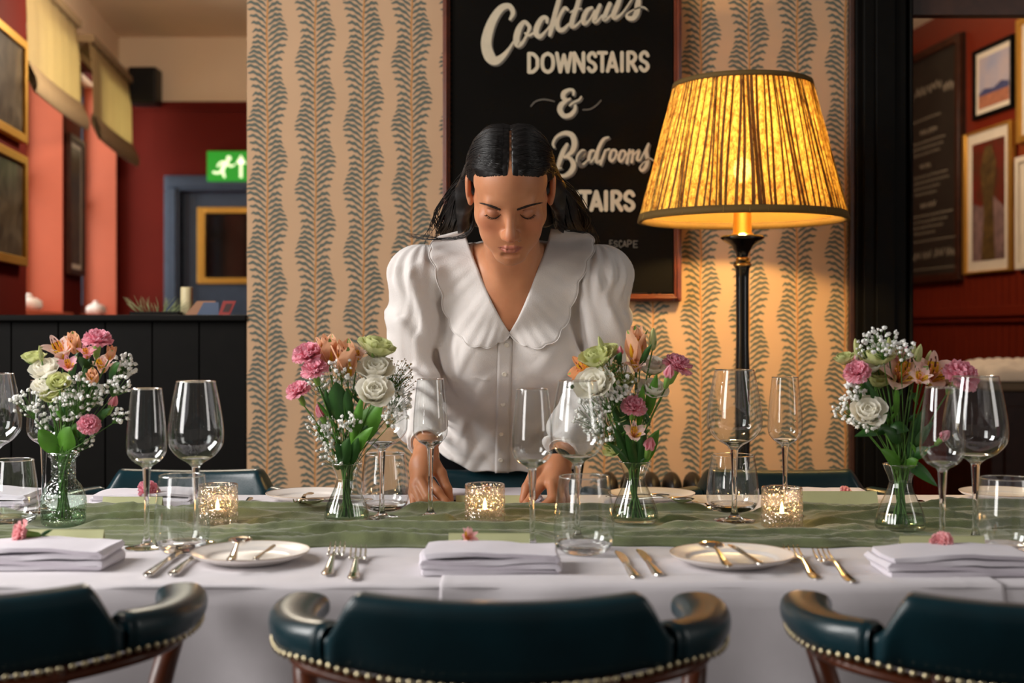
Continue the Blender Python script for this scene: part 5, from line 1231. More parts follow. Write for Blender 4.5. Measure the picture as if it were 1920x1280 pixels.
# ================================================================== PERSON
class Vol:
    def __init__(s, xs, ys, zs):
        s.ax = [np.asarray(a, np.float32) for a in (xs, ys, zs)]
        s.D = np.full(tuple(len(a) for a in s.ax), 1.0, np.float32)
    def sl(s, lo, hi):
        r = []
        for a, l, h in zip(s.ax, lo, hi):
            i = max(int(np.searchsorted(a, l))-1, 0); j = min(int(np.searchsorted(a, h))+1, len(a)); r.append(slice(i, max(j, i+1)))
        return tuple(r)
    def grid(s, r): return np.meshgrid(s.ax[0][r[0]], s.ax[1][r[1]], s.ax[2][r[2]], indexing='ij', sparse=True)
    def op(s, fn, lo, hi, k=.01, mode='u'):
        r = s.sl([l-k-.012 for l in lo], [h+k+.012 for h in hi])
        X, Y, Z = s.grid(r); b = fn(X, Y, Z).astype(np.float32); a = s.D[r]
        if mode == 'u':
            h = np.clip(.5+.5*(a-b)/k, 0, 1); s.D[r] = a+(b-a)*h-k*h*(1-h)
        elif mode == 's':
            b = -b; h = np.clip(.5-.5*(a-b)/k, 0, 1); s.D[r] = a+(b-a)*h+k*h*(1-h)
    def cone(s, a, b, ra, rb, k=.01, mode='u', xs=1.0):
        a = np.array(a, float); b = np.array(b, float); R = max(ra, rb)
        lo = np.minimum(a, b)-R; hi = np.maximum(a, b)+R; lo[0] -= R*(1/xs-1); hi[0] += R*(1/xs-1)
        sc = np.array([xs, 1, 1]); A = a*sc; B = b*sc; BA = B-A; L = float(BA@BA)
        def fn(X, Y, Z):
            px, py, pz = X*xs-A[0], Y-A[1], Z-A[2]
            h = np.clip((px*BA[0]+py*BA[1]+pz*BA[2])/L, 0, 1)
            return np.sqrt((px-BA[0]*h)**2+(py-BA[1]*h)**2+(pz-BA[2]*h)**2)-(ra+(rb-ra)*h)
        s.op(fn, lo, hi, k, mode)
    def ell(s, c, r, k=.01, mode='u', R=None):
        c = np.array(c, float); r = np.array(r, float); q = r.max()
        Rm = np.eye(3) if R is None else np.array(R)
        def fn(X, Y, Z):
            p = (X-c[0], Y-c[1], Z-c[2])
            l = [Rm[0][i]*p[0]+Rm[1][i]*p[1]+Rm[2][i]*p[2] for i in range(3)]
            k0 = np.sqrt((l[0]/r[0])**2+(l[1]/r[1])**2+(l[2]/r[2])**2)+1e-6; k1 = np.sqrt((l[0]/r[0]**2)**2+(l[1]/r[1]**2)**2+(l[2]/r[2]**2)**2)+1e-6
            return k0*(k0-1)/k1
        s.op(fn, c-q, c+q, k, mode)
    def mesh(s):
        D = s.D; S = D < 0; nx, ny, nz_ = D.shape
        c = S[:-1, :-1, :-1].astype(np.int8)
        tot = np.zeros((nx-1, ny-1, nz_-1), np.int8)
        for dx in (0, 1):
            for dy in (0, 1):
                for dz in (0, 1): tot += S[dx:nx-1+dx, dy:ny-1+dy, dz:nz_-1+dz]
        act = (tot > 0) & (tot < 8); I = np.argwhere(act); idx = np.full(act.shape, -1, np.int32); idx[act] = np.arange(len(I))
        acc = np.zeros((len(I), 3)); cnt = np.zeros(len(I))
        ax = s.ax; cs = [(a, b, c_) for a in (0, 1) for b in (0, 1) for c_ in (0, 1)]
        val = {q: D[I[:, 0]+q[0], I[:, 1]+q[1], I[:, 2]+q[2]] for q in cs}
        for q in cs:
            for d in range(3):
                if q[d] == 0:
                    q2 = tuple(1 if i == d else q[i] for i in range(3)); a, b = val[q], val[q2]; m = (a < 0) != (b < 0)
                    t = np.where(m, a/(a-b+1e-12), 0)
                    for i in range(3):
                        base = ax[i][I[:, i]+q[i]]
                        if i == d: base = base+(ax[i][I[:, i]+1]-ax[i][I[:, i]])*t
                        acc[:, i] += np.where(m, base, 0)
                    cnt += m
        V = acc/cnt[:, None]; Fs = []
        for d in range(3):
            o = [i for i in range(3) if i != d]
            sa = [slice(1, -1)]*3; sb = [slice(1, -1)]*3; sa[d] = slice(0, -1); sb[d] = slice(1, None)
            A, B = S[tuple(sa)], S[tuple(sb)]; e = np.argwhere(A != B); off = np.array([1, 1, 1]); off[d] = 0; e2 = e+off
            flip = A[tuple(e.T)]
            def g(du, dv):
                q = e2.copy(); q[:, o[0]] -= du; q[:, o[1]] -= dv; return idx[tuple(q.T)]
            q = np.stack([g(0, 0), g(1, 0), g(1, 1), g(0, 1)], 1)
            if d == 1: flip = ~flip
            q[~flip] = q[~flip][:, ::-1]; Fs.append(q[(q >= 0).all(1)])
        Fq = np.concatenate(Fs)
        return V, Fq
def relax(V, Fq, it=2, lam=.5):
    for _ in range(it):
        S = np.zeros_like(V); n = np.zeros(len(V))
        for a, b in ((0, 1), (1, 2), (2, 3), (3, 0)):
            for p, q in ((a, b), (b, a)):
                for i in range(3): S[:, i] += np.bincount(Fq[:, p], V[Fq[:, q], i], len(V))
                n += np.bincount(Fq[:, p], minlength=len(V))
        V = V+lam*(S/np.maximum(n, 1)[:, None]-V)
    return V
def npmesh(name, V, Fq, mt, parent, attrs=None):
    me = bpy.data.meshes.new(name); me.vertices.add(len(V)); me.vertices.foreach_set('co', V.astype(np.float32).ravel())
    me.loops.add(Fq.size); me.loops.foreach_set('vertex_index', Fq.astype(np.int32).ravel()); me.polygons.add(len(Fq))
    me.polygons.foreach_set('loop_start', np.arange(0, Fq.size, 4, dtype=np.int32)); me.polygons.foreach_set('loop_total', np.full(len(Fq), 4, np.int32))
    me.update(calc_edges=True); me.polygons.foreach_set('use_smooth', np.ones(len(Fq), bool)); me.materials.append(mt)
    for k, v in (attrs or {}).items():
        a = me.attributes.new(k, 'FLOAT', 'POINT'); a.data.foreach_set('value', v.astype(np.float32))
    o = bpy.data.objects.new(name, me); COL.objects.link(o); o.parent = parent
    return o
def rng(*segs):
    out = []
    for a, b, st in segs: out += list(np.arange(a, b-1e-6, st))
    return np.array(out)
who = thing('person', 'dark haired woman in a white blouse leaning over the table, setting a place card', 'person', (0, 3.10, 0))
ORG = np.array([0, 3.10, 0])
# head frame
HP = math.radians(37); HC = np.array([-.003, 2.505, 1.366]); HS = 1.035
hf = np.array([0, -math.cos(HP), -math.sin(HP)]); hu = np.array([0, -math.sin(HP), math.cos(HP)]); hx = np.array([1., 0, 0])
HR = np.stack([hx, hf, hu], 1)                          # columns: local axes
def hl(x, u, w_): return HC+HS*(x*hx+u*hf+w_*hu)
N0 = np.array([0, 2.70, 1.225]); HIP = np.array([0, 3.10, .88])
S1 = np.array([W(797, 2.70), 2.71, 1.212]); S2 = np.array([W(1117, 2.70), 2.71, 1.212])
E1 = np.array(P(770, 702, 2.77)); E2 = np.array(P(1127, 702, 2.77))
W1 = np.array(P(800, 842, 2.525)); W2 = np.array(P(1049, 862, 2.53))
V = Vol(rng((-.27, -.105, .0022), (-.105, .10, .0015), (.10, .27, .0022)), rng((2.39, 2.53, .0017), (2.53, 3.2, .0036)), rng((.742, .90, .0020), (.90, 1.215, .0036), (1.215, 1.49, .0015)))
# trunk
V.cone((0, 2.745, 1.195), (0, 2.87, 1.065), .086, .088, .02, xs=.60); V.cone((0, 2.87, 1.065), (0, 2.99, .96), .088, .074, .03, xs=.66); V.cone((0, 2.99, .96), HIP, .078, .10, .03, xs=.66)
V.ell((0, 2.695, 1.165), (.10, .05, .075), .03); V.ell((-.065, 2.735, 1.08), (.06, .055, .06), .03); V.ell((.065, 2.735, 1.08), (.06, .055, .06), .03)
for s_, Sh, E, Wr in ((-1, S1, E1, W1), (1, S2, E2, W2)):
    V.cone((s_*.05, 2.72, 1.235), Sh+np.array([0, 0, .005]), .045, .042, .03); V.cone(Sh, E, .043, .036, .02); V.cone(E, E*.45+Wr*.55, .036, .031, .015); V.cone(E*.45+Wr*.55, Wr, .031, .0235, .01)
    V.cone((s_*.012, 2.668, 1.192), (s_*.12, 2.668, 1.232), .006, .006, .022)       # collar bone
# neck
nk = hl(0, -.040, -.045); V.cone(nk, (0, 2.685, 1.225), .054, .060, .03)
for s_ in (-1, 1): V.cone(hl(s_*.045, -.03, -.04), (s_*.020, 2.652, 1.195), .014, .009, .02)
# head
E_ = lambda c, r, k=.012, mode='u': V.ell(hl(*c), np.array(r)*HS, k, mode, HR)
C_ = lambda a, b, ra, rb, k=.01, mode='u': V.cone(hl(*a), hl(*b), ra*HS, rb*HS, k, mode)
E_((0, -.014, .036), (.0715, .094, .080)); E_((0, .028, .038), (.060, .055, .060), .02)
E_((0, .026, -.026), (.0570, .057, .070), .02)
for s_ in (-1, 1):
    C_((s_*.046, .004, -.050), (s_*.016, .062, -.098), .018, .015, .022)
    C_((s_*.050, -.004, -.015), (s_*.046, .004, -.052), .018, .017, .02)
    E_((s_*.040, .056, -.022), (.022, .018, .020), .016)
E_((0, .067, -.103), (.018, .0165, .0145), .014)
E_((0, .064, -.068), (.036, .022, .030), .022)
for s_ in (-1, 1): E_((s_*.034, .046, -.052), (.022, .024, .030), .022)
C_((-.036, .0715, .020), (.036, .0715, .020), .009, .009, .016)
for s_ in (-1, 1):
    E_((s_*.031, .093, .001), (.018, .014, .0125), .010, 's')
    E_((s_*.0310, .0655, .000), (.0148, .0150, .0125), .003)
    # lid crease and the closed lid's lower edge
    for q in range(5):
        a0 = -.9+.36*q; a1 = a0+.36
        for ww, rr in ((.0090, .0011),):
            C_((s_*.031+.0145*math.sin(a0), .0655+.0150*math.cos(a0)*.86, ww*math.cos(a0*.7)), (s_*.031+.0145*math.sin(a1), .0655+.0150*math.cos(a1)*.86, ww*math.cos(a1*.7)), rr, rr, .002, 's')
        C_((s_*.031+.0145*math.sin(a0), .0655+.0152*math.cos(a0), -.0062*math.cos(a0)), (s_*.031+.0145*math.sin(a1), .0655+.0152*math.cos(a1), -.0062*math.cos(a1)), .0009, .0009, .002, 's')
C_((0, .076, .014), (0, .097, -.024), .0080, .0098, .012); E_((0, .1020, -.0345), (.0120, .0120, .0105), .010)
for s_ in (-1, 1):
    E_((s_*.0115, .0915, -.0395), (.0068, .0105, .0074), .008)
    E_((s_*.0062, .0975, -.0475), (.0030, .0052, .0035), .002, 's')
C_((0, .0905, -.0505), (0, .0900, -.0585), .0016, .0016, .004, 's')
LIP = []
for s_ in (-1, 1):
    for a, b, ra, rb in (((s_*.0220, .0780, -.0695), (s_*.007, .0880, -.0668), .0016, .0031), ((s_*.007, .0880, -.0668), (0, .0885, -.0674), .0031, .0029), ((s_*.019, .0785, -.0712), (s_*.007, .0868, -.0742), .0018, .0042), ((s_*.007, .0868, -.0742), (0, .0874, -.0746), .0042, .0044)):
        C_(a, b, ra, rb, .003); LIP.append((a, b, ra, rb))
for s_ in (-1, 1): C_((s_*.0235, .0800, -.0704), (0, .0925, -.0704), .0007, .0008, .0018, 's')
C_((-.012, .083, -.0865), (.012, .083, -.0865), .0020, .0020, .008, 's')
# ears
for s_ in (-1, 1):
    E_((s_*.0805, -.014, .006), (.0065, .0165, .0265), .004); E_((s_*.0765, -.008, -.020), (.006, .009, .013), .005)
    E_((s_*.0875, -.009, .006), (.0055, .0085, .0165), .003, 's')
# hands
def finger(pts, rs, k=.004):
    q = [np.array(P(*p)) for p in pts]
    for a, b, r0, r1 in zip(q, q[1:], rs, rs[1:]): V.cone(a, b, r0, r1, k)
    return q
FT = {}
M1 = [(798, 893, 2.475), (787, 900, 2.462), (779, 911, 2.462), (774, 924, 2.468)]
M2 = [(1018, 905, 2.475), (1034, 907, 2.462), (1047, 909, 2.468), (1057, 912, 2.482)]
for Wr, MM in ((W1, M1), (W2, M2)):
    for i, p in enumerate(MM):
        b = np.array(P(*p)); a = Wr+(b-Wr)*.15
        V.cone(a, b, .0185, .0118-.0008*i, .012)
    c_ = (Wr+sum(np.array(P(*p)) for p in MM)/4)/2; V.ell(c_, (.026, .018, .028), .012)
FT['i1'] = finger([M1[0], (821, 922, 2.447), (835, 940, 2.438), (843, 949.5, 2.434)], [.0104, .0090, .0080, .0070])
finger([M1[1], (803, 932, 2.430), (821, 946, 2.426), (834, 951, 2.428)], [.0106, .0092, .0082, .0070], .0025)
finger([M1[2], (789, 940, 2.432), (806, 951, 2.434), (818, 952.5, 2.440)], [.0098, .0088, .0078, .0068], .0025)
finger([M1[3], (777, 946, 2.448), (787, 952, 2.455), (796, 952, 2.462)], [.0088, .0078, .0070, .0062], .0025)
FT['t1'] = finger([(806, 858, 2.515), (826, 888, 2.492), (838, 917, 2.475), (843, 938, 2.464)], [.0150, .0118, .0098, .0082], .005)
FT['i2'] = finger([M2[0], (999, 930, 2.447), (988, 944, 2.438), (982, 951, 2.434)], [.0106, .0092, .0080, .0070])
finger([M2[1], (1036, 934, 2.434), (1022, 947, 2.430), (1010, 951, 2.434)], [.0106, .0092, .0082, .0070], .0025)
finger([M2[2], (1052, 936, 2.444), (1040, 948, 2.440), (1030, 951, 2.444)], [.0098, .0088, .0078, .0068], .0025)
finger([M2[3], (1062, 938, 2.465), (1054, 949, 2.458), (1046, 951, 2.460)], [.0088, .0078, .0070, .0062], .0025)
FT['t2'] = finger([(1032, 866, 2.515), (1003, 886, 2.492), (988, 914, 2.475), (981, 938, 2.462)], [.0150, .0118, .0098, .0080], .005)
Vv, Ff = V.mesh(); Vv = relax(Vv, Ff, 2, .45)
# tint attributes: lips, warm flush
L = (Vv-HC)@HR/HS
def segd(p, a, b):
    a = np.array(a); b = np.array(b); ba = b-a; h = np.clip(((p-a)@ba)/(ba@ba), 0, 1); return np.linalg.norm(p-a-h[:, None]*ba, axis=1)
ld = np.min([segd(L, a, b)-max(ra, rb) for a, b, ra, rb in LIP], 0); lip = 1-np.clip((ld-.0002)/.0014, 0, 1)
lip *= (L[:, 1] > .074)
fl = np.zeros(len(Vv))
for c_, r_ in (((-.042, .070, -.030), .024), ((.042, .070, -.030), .024), ((0, .115, -.036), .014), ((-.08, -.01, 0), .02), ((.08, -.01, 0), .02)): fl = np.maximum(fl, np.exp(-(np.linalg.norm(L-np.array(c_), axis=1)/r_)**2))
for k_ in ('i1', 't1', 'i2', 't2'): fl = np.maximum(fl, .8*np.exp(-(np.linalg.norm(Vv-FT[k_][-1], axis=1)/.010)**2))
lidm = np.zeros(len(Vv))
for s_ in (-1, 1): lidm = np.maximum(lidm, np.exp(-((L[:, 0]-s_*.031)/.014)**2-((L[:, 2]-.004)/.008)**2)*(L[:, 1] > .06))
ms = bpy.data.materials.new('olive_skin'); ms.use_nodes = True; nt = ms.node_tree; b = nt.nodes['Principled BSDF']
b.inputs['Roughness'].default_value = .46; b.inputs['Subsurface Weight'].default_value = .22; b.inputs['Subsurface Radius'].default_value = (.012, .004, .002); b.inputs['Subsurface Scale'].default_value = .5
b.inputs['Specular IOR Level'].default_value = .42
tc = nt.nodes.new('ShaderNodeTexCoord'); n1 = nt.nodes.new('ShaderNodeTexNoise'); n1.inputs['Scale'].default_value = 22; n1.inputs['Detail'].default_value = 5; nt.links.new(tc.outputs['Object'], n1.inputs['Vector'])
cr = nt.nodes.new('ShaderNodeValToRGB'); cr.color_ramp.elements[0].position = .3; cr.color_ramp.elements[1].position = .7; cr.color_ramp.elements[0].color = lin((184, 122, 86)); cr.color_ramp.elements[1].color = lin((198, 137, 99)); nt.links.new(n1.outputs['Fac'], cr.inputs[0])
prev = cr.outputs[0]
for at_, col, f_ in (('flush', (190, 98, 78), .28), ('lid', (150, 94, 76), .45), ('lip', (160, 84, 78), .7)):
    an = nt.nodes.new('ShaderNodeAttribute'); an.attribute_name = at_; mu = nt.nodes.new('ShaderNodeMath'); mu.operation = 'MULTIPLY'; mu.inputs[1].default_value = f_; nt.links.new(an.outputs['Fac'], mu.inputs[0])
    mc = nt.nodes.new('ShaderNodeMix'); mc.data_type = 'RGBA'; nt.links.new(mu.outputs[0], mc.inputs[0]); nt.links.new(prev, mc.inputs[6]); mc.inputs[7].default_value = lin(col); prev = mc.outputs[2]
nt.links.new(prev, b.inputs['Base Color'])
n2 = nt.nodes.new('ShaderNodeTexNoise'); n2.inputs['Scale'].default_value = 700; nt.links.new(tc.outputs['Object'], n2.inputs['Vector']); bp = nt.nodes.new('ShaderNodeBump'); bp.inputs['Strength'].default_value = .12; bp.inputs['Distance'].default_value = .001; nt.links.new(n2.outputs['Fac'], bp.inputs['Height']); nt.links.new(bp.outputs[0], b.inputs['Normal'])
npmesh('body', Vv-ORG, Ff, ms, who, {'lip': lip, 'flush': fl, 'lid': lidm})
body_bvh = BVHTree.FromPolygons([tuple(v) for v in Vv.tolist()], [tuple(f) for f in Ff.tolist()])
CAMP = Vector((0, 0, CZ))
def camray(bvh, px, py):
    d = (P(px, py, 2.5)-CAMP).normalized(); h = bvh.ray_cast(CAMP, d); return (h[0], h[1]) if h[0] is not None else (P(px, py, 2.6), Vector((0, -1, 0)))
# ------------------------------------------------------------------ blouse
B = Vol(rng((-.32, .31, .0032)), rng((2.50, 3.26, .0040)), rng((.755, 1.34, .0032)))
B.cone((0, 2.745, 1.195), (0, 2.87, 1.065), .098, .104, .02, xs=.60); B.cone((0, 2.87, 1.065), (0, 3.0, .96), .104, .100, .03, xs=.66); B.cone((0, 3.0, .96), (0, 3.10, .86), .10, .118, .03, xs=.70)
B.ell((-.066, 2.733, 1.078), (.072, .064, .070), .035); B.ell((.066, 2.733, 1.078), (.072, .064, .070), .035)
B.cone((0, 2.78, 1.03), (0, 3.00, .83), .070, .062, .05, xs=.42); B.cone((0, 2.99, .83), (0, 3.02, .77), .062, .07, .04, xs=.44)
for s_, Sh, E, Wr in ((-1, S1, E1, W1), (1, S2, E2, W2)):
    B.cone((s_*.04, 2.735, 1.225), Sh+np.array([0, 0, .012]), .050, .052, .03)
    B.ell(Sh+np.array([s_*.018, 0, .004]), (.056, .066, .060), .012)
    up = Sh+np.array([s_*.016, 0, -.01]); B.cone(up, E, .060, .054, .016)
    cf = E*.10+Wr*.90
    B.ell(E+np.array([s_*.004, .0, -.012]), (.058, .062, .060), .02)
    B.cone(E+np.array([0, 0, -.004]), E*.35+Wr*.65, .054, .046, .018); B.cone(E*.35+Wr*.65, cf, .044, .0295, .012)
    # armhole crease between sleeve and bodice
    B.cone(Sh+np.array([-s_*.048, -.085, .03]), Sh+np.array([-s_*.045, -.05, -.09]), .006, .004, .016, 's')
# cloth folds
X, Y, Z = np.meshgrid(*B.ax, indexing='ij', sparse=True); X = X+0*Z
dist = B.D
def side(s_, Sh, E, Wr):
    global dist
    a = E-Sh; L1 = np.linalg.norm(a); a = a/L1; f_ = Wr-E; L2 = np.linalg.norm(f_); f_ = f_/L2
    s1 = (X-Sh[0])*a[0]+(Y-Sh[1])*a[1]+(Z-Sh[2])*a[2]
    s2 = (X-E[0])*f_[0]+(Y-E[1])*f_[1]+(Z-E[2])*f_[2]
    q = (X-Sh[0])*s_
    msk = (np.abs(X)*1.0 > .125)
    low = (Z < E[2]+.01)
    crv = s1+.35*(X-Sh[0])*s_*-1+.25*(Y-Sh[1])
    f1 = np.clip(np.sin(crv*62+2.2*np.sin(X*31+Z*17)+s_), -.3, 1)*.0080*np.clip((s1-.03)/.06, 0, 1)
    f1 = f1+np.clip(np.sin(crv*118+2*np.sin(Z*43+Y*20)), 0, 1)*.0034*np.clip((s1-.05)/.05, 0, 1)
    th = np.arctan2(Y-Sh[1], (X-Sh[0])*s_)
    f0 = np.sin(th*15)*.0075*np.exp(-((s1-.0)/.05)**2)*np.clip(1-(s1)/.08, 0, 1)
    f2 = np.sin(s2*80+2.5*np.sin(X*45+Z*20+s_*2))*.0066+np.clip(np.sin(s2*150+2*np.sin(X*60)), 0, 1)*.0030
    w2 = np.clip((s2+.03)/.05, 0, 1); fold = (f0+f1)*(1-w2)+f2*w2
    return fold*np.clip(np.maximum((X*s_-.112)/.035, np.minimum((X*s_-.03)/.02, np.minimum((2.715-Y)/.03, (1.0-Z)/.03))), 0, 1)
fold = side(-1, S1, E1, W1)+side(1, S2, E2, W2)
tor = np.clip((.135-np.abs(X))/.03, 0, 1)*np.clip((1.10-Z)/.06, 0, 1)
tf = np.sin(X*70+2.2*np.sin(Z*13)+.8*np.sin(Z*31+X*20))*.0034*np.clip((1.06-Z)/.12, 0, 1)+np.clip(np.sin(Z*70+X*38+2*np.sin(X*26+1)), 0, 1)*.0042*np.clip((.93-Z)/.08, 0, 1)+np.clip(np.sin((Z-X*.9)*46+1.5*np.sin(X*30)), .2, 1)*.0042
up_ = np.clip((Z-1.10)/.03, 0, 1)*np.clip((.125-np.abs(X))/.02, 0, 1)*np.sin(X*55+Z*40+2*np.sin(Z*30))*.0010
B.D = (dist-fold-tf*tor-up_).astype(np.float32)
# neckline V, hem, cuffs
hwz = np.interp(B.ax[2], [1.085, 1.092, 1.17, 1.235, 1.26, 1.40], [-.02, .0, .050, .073, .080, .085])[None, None, :]
Vc = np.maximum(np.abs(X+.002)-hwz, (Y-2.735))
B.D = np.maximum(B.D, -Vc*.8)
hem = .770+.045*np.clip((-X-.09)/.08, 0, 1)**1.3+.006*np.clip((X-.09)/.08, 0, 1)+.002*np.sin(X*90)
B.D = np.where((np.abs(X) < .21) & (Y > 2.78), np.maximum(B.D, hem-Z), B.D)
for Wr, E in ((W1, E1), (W2, E2)):
    f_ = (Wr-E)/np.linalg.norm(Wr-E); c_ = E*.09+Wr*.91; r_ = B.sl(Wr-.09, Wr+.09); xx, yy, zz = B.grid(r_)
    s2 = (xx-c_[0])*f_[0]+(yy-c_[1])*f_[1]+(zz-c_[2])*f_[2]; rr = np.sqrt((xx-Wr[0])**2+(yy-Wr[1])**2+(zz-Wr[2])**2)
    B.D[r_] = np.where(rr < .085, np.maximum(B.D[r_], s2), B.D[r_])
bV, bF = B.mesh(); bV = relax(bV, bF, 3, .45)
M_['blouse'] = translucent(mat('white_crepe_cotton', (232, 226, 222), .8, sheen=.3, bump=.35, bscale=420, sub=0), (236, 222, 214), .12)
blouse = npmesh('blouse', bV-ORG, bF, M_['blouse'], who)
bb = BVHTree.FromPolygons([tuple(v) for v in bV.tolist()], [tuple(f) for f in bF.tolist()])
def yhit(bvh, x, z, y0=2.3):
    h = bvh.ray_cast(Vector((x, y0, z)), Vector((0, 1, 0))); return h[0].y if h[0] is not None else None
D2 = 2.66
def XZ(px, py): return ((px-960)*D2/F, CZ-(py-HY)*D2/F)
def collar(inner, outer, nm):
    ip = spline([(a, b) for a, b in inner], 10); op = spline([(a, b) for a, b in outer], 10)
    def samp(ps, t):
        i = min(int(t*(len(ps)-1)), len(ps)-2); f = t*(len(ps)-1)-i; return ps[i]*(1-f)+ps[i+1]*f
    n, k = 90, 16; rows = []
    for i in range(n+1):
        t = i/n; a = samp(ip, t); b = samp(op, t); dv = (b-a); l = dv.length; sc = 1-.055*abs(math.sin(t*PI*8.5))**1.0*(1 if .06 < t < .96 else 0)*0-.0
        b2 = b+dv.normalized()*(6.0*abs(math.sin(t*PI*8))-2.5) if l > 1e-6 else b; row = []
        for j in range(k+1):
            p = a+(b2-a)*(j/k); x, z = XZ(p.x, p.y)
            hs = [yhit(bb, x+dx, z+dz, 2.4) for dx, dz in ((0, 0), (.006, 0), (-.006, 0), (0, .006), (0, -.006))]; hs2 = [yhit(body_bvh, x, z, 2.4)]
            c_ = [h for h in hs+hs2 if h is not None and h > 2.56]; y = (min(c_) if c_ else None)
            row.append([x, y, z, j/k])
        rows.append(row)
    # fill misses then smooth depth for a cloth-like sheet
    Yg = np.array([[np.nan if c[1] is None else c[1] for c in r] for r in rows])
    for i in range(n+1):
        ok = ~np.isnan(Yg[i]); Yg[i] = np.interp(np.arange(k+1), np.arange(k+1)[ok], Yg[i][ok]) if ok.any() else (Yg[i-1] if i else 2.70)
    for _ in range(14):
        P_ = np.pad(Yg, 1, mode='edge'); Sm = (P_[:-2, 1:-1]+P_[2:, 1:-1]+P_[1:-1, :-2]+P_[1:-1, 2:])/4; Yg = np.minimum(Yg, Sm)*.5+Sm*.5
    m = MB(); vs = []
    for i in range(n+1):
        for j in range(k+1):
            x, _, z, v = rows[i][j]; y = Yg[i, j]-.0042-.0022*v*(1-math.cos(i*.9))*.5-.0008*math.sin(i*.5+j*.9)*0-.0016*math.sin(i*.22+j*.35)
            vs.append((x-ORG[0], y-ORG[1], z))
    m.add(vs, [(i*(k+1)+j, (i+1)*(k+1)+j, (i+1)*(k+1)+j+1, i*(k+1)+j+1) for i in range(n) for j in range(k)])
    o = m.build(nm, M_['blouse'], who); s = o.modifiers.new('t', 'SOLIDIFY'); s.thickness = .0016; s.offset = 0
    # stitched edge
    e = MB(); e.tube([Vector(vs[i*(k+1)+k])+Vector((0, -.0008, 0)) for i in range(2, n+1)], .0011, 6); e.build('collar_edge', M_['blouse'], o)
collar([(868, 428), (880, 462), (897, 505), (915, 550), (936, 592), (955, 624)], [(820, 440), (806, 462), (812, 492), (825, 535), (832, 580), (848, 615), (876, 643), (908, 651), (936, 642), (957, 628)], 'collar')
collar([(1034, 426), (1024, 462), (1008, 505), (992, 548), (973, 592), (955, 624)], [(1100, 432), (1116, 452), (1106, 482), (1092, 515), (1078, 557), (1066, 597), (1046, 632), (1018, 650), (985, 648), (957, 630)], 'collar')
m = MB()
def plk(u, v):
    px = 928+26*u+(1-v)*6; py = 632+254*v; d = 2.66; 
    for _ in range(3):
        x = (px-960)*d/F; z = CZ-(py-HY)*d/F; y = yhit(bb, x, z, 2.4); d = y if y and y > 2.6 else d
    return Vector((x, d-.0022+.0012*abs(2*u-1)-ORG[1], z))
m.grid(plk, 6, 60); o = m.build('button_placket', M_['blouse'], who); s = o.modifiers.new('t', 'SOLIDIFY'); s.thickness = .0012
M_['pearl'] = mat('pearl_button', (226, 218, 204), .25, coat=.3)
for (px, py) in ((950, 646), (946, 701), (943, 757), (940, 813), (939, 862)):
    d = 2.66
    for _ in range(4):
        x = (px-960)*d/F; z = CZ-(py-HY)*d/F; y = yhit(bb, x, z, 2.4); d = y if y and y > 2.6 else d
    m = MB(); m.lathe([(0, .002), (.0030, .0016), (.0048, .0026), (.0054, .0018), (.0050, 0), (0, 0)], 18, M=Matrix.Translation((x, d-.003-ORG[1], z)) @ Matrix.Rotation(PI/2+.35, 4, 'X')); m.build('button', M_['pearl'], who)
for Wr, E in ((W1, E1), (W2, E2)):
    f_ = Vector((Wr-E)/np.linalg.norm(Wr-E)); c_ = Vector(E*.09+Wr*.91-ORG); Mx = Matrix.Translation(c_-f_*.022) @ axes(f_)
    m = MB(); m.lathe([(.0325, 0), (.0318, .010), (.0312, .020), (.0305, .024), (.0292, .024), (.0290, .010)], 40, M=Mx, rf=lambda a, z: 1+.025*math.sin(3*a)+.012*math.sin(9*a)); m.build('cuff', M_['blouse'], who)
# ------------------------------------------------------------------ trousers and shoes
T = Vol(rng((-.24, .24, .007)), rng((2.86, 3.32, .007)), rng((.03, 1.0, .008)))
T.cone((0, 3.10, .90), (0, 3.12, .80), .098, .112, .03, xs=.68)
for s_ in (-1, 1): T.cone((s_*.085, 3.12, .80), (s_*.095, 3.12, .46), .088, .062, .03); T.cone((s_*.095, 3.12, .46), (s_*.10, 3.15, .07), .062, .048, .02)
tV, tF = T.mesh(); tV = relax(tV, tF, 3, .5); M_['black_cloth'] = mat('black_trouser_cloth', (6, 6, 8), .9, spec=.1)
npmesh('trousers', tV-ORG, tF, M_['black_cloth'], who)
for s_ in (-1, 1):
    m = MB()
    def shoe(u, v):
        a = 2*PI*v; y = .06-.25*u; r = math.sin(PI*min(1, .06+.94*u)**.8)**.45 if u < 1 else .02
        return Vector((s_*.10+.042*r*math.cos(a), y+.05, max(.003, .036*r*(1-.35*u)*(1+math.sin(a))*.9)))
    m.grid(shoe, 16, 14, cv=True); m.build('shoe', M_['black'], who, bevel=0)
# ------------------------------------------------------------------ hair
mh = mat('near_black_hair', (17, 12, 10), .44, var=.35, vscale=40, spec=.5)
nt = mh.node_tree; b = nt.nodes['Principled BSDF']; tc = nt.nodes['Texture Coordinate']
H = Vol(rng((-.115, .11, .0021)), rng((2.38, 2.80, .0024)), rng((1.20, 1.50, .0021)))
r_ = H.sl((-.12, 2.38, 1.2), (.12, 2.85, 1.5)); X, Y, Z = H.grid(r_)
dx, dy, dz = (X-HC[0])/HS, (Y-HC[1])/HS, (Z-HC[2])/HS
lx = dx+0*dy+0*dz; lu = dy*hf[1]+dz*hf[2]+0*dx; lw = dy*hu[1]+dz*hu[2]+0*dx
def ef(c, r):
    a, b_, c_ = (lx-c[0]), (lu-c[1]), (lw-c[2]); k0 = np.sqrt((a/r[0])**2+(b_/r[1])**2+(c_/r[2])**2)+1e-6; k1 = np.sqrt((a/r[0]**2)**2+(b_/r[1]**2)**2+(c_/r[2]**2)**2)+1e-6; return k0*(k0-1)/k1
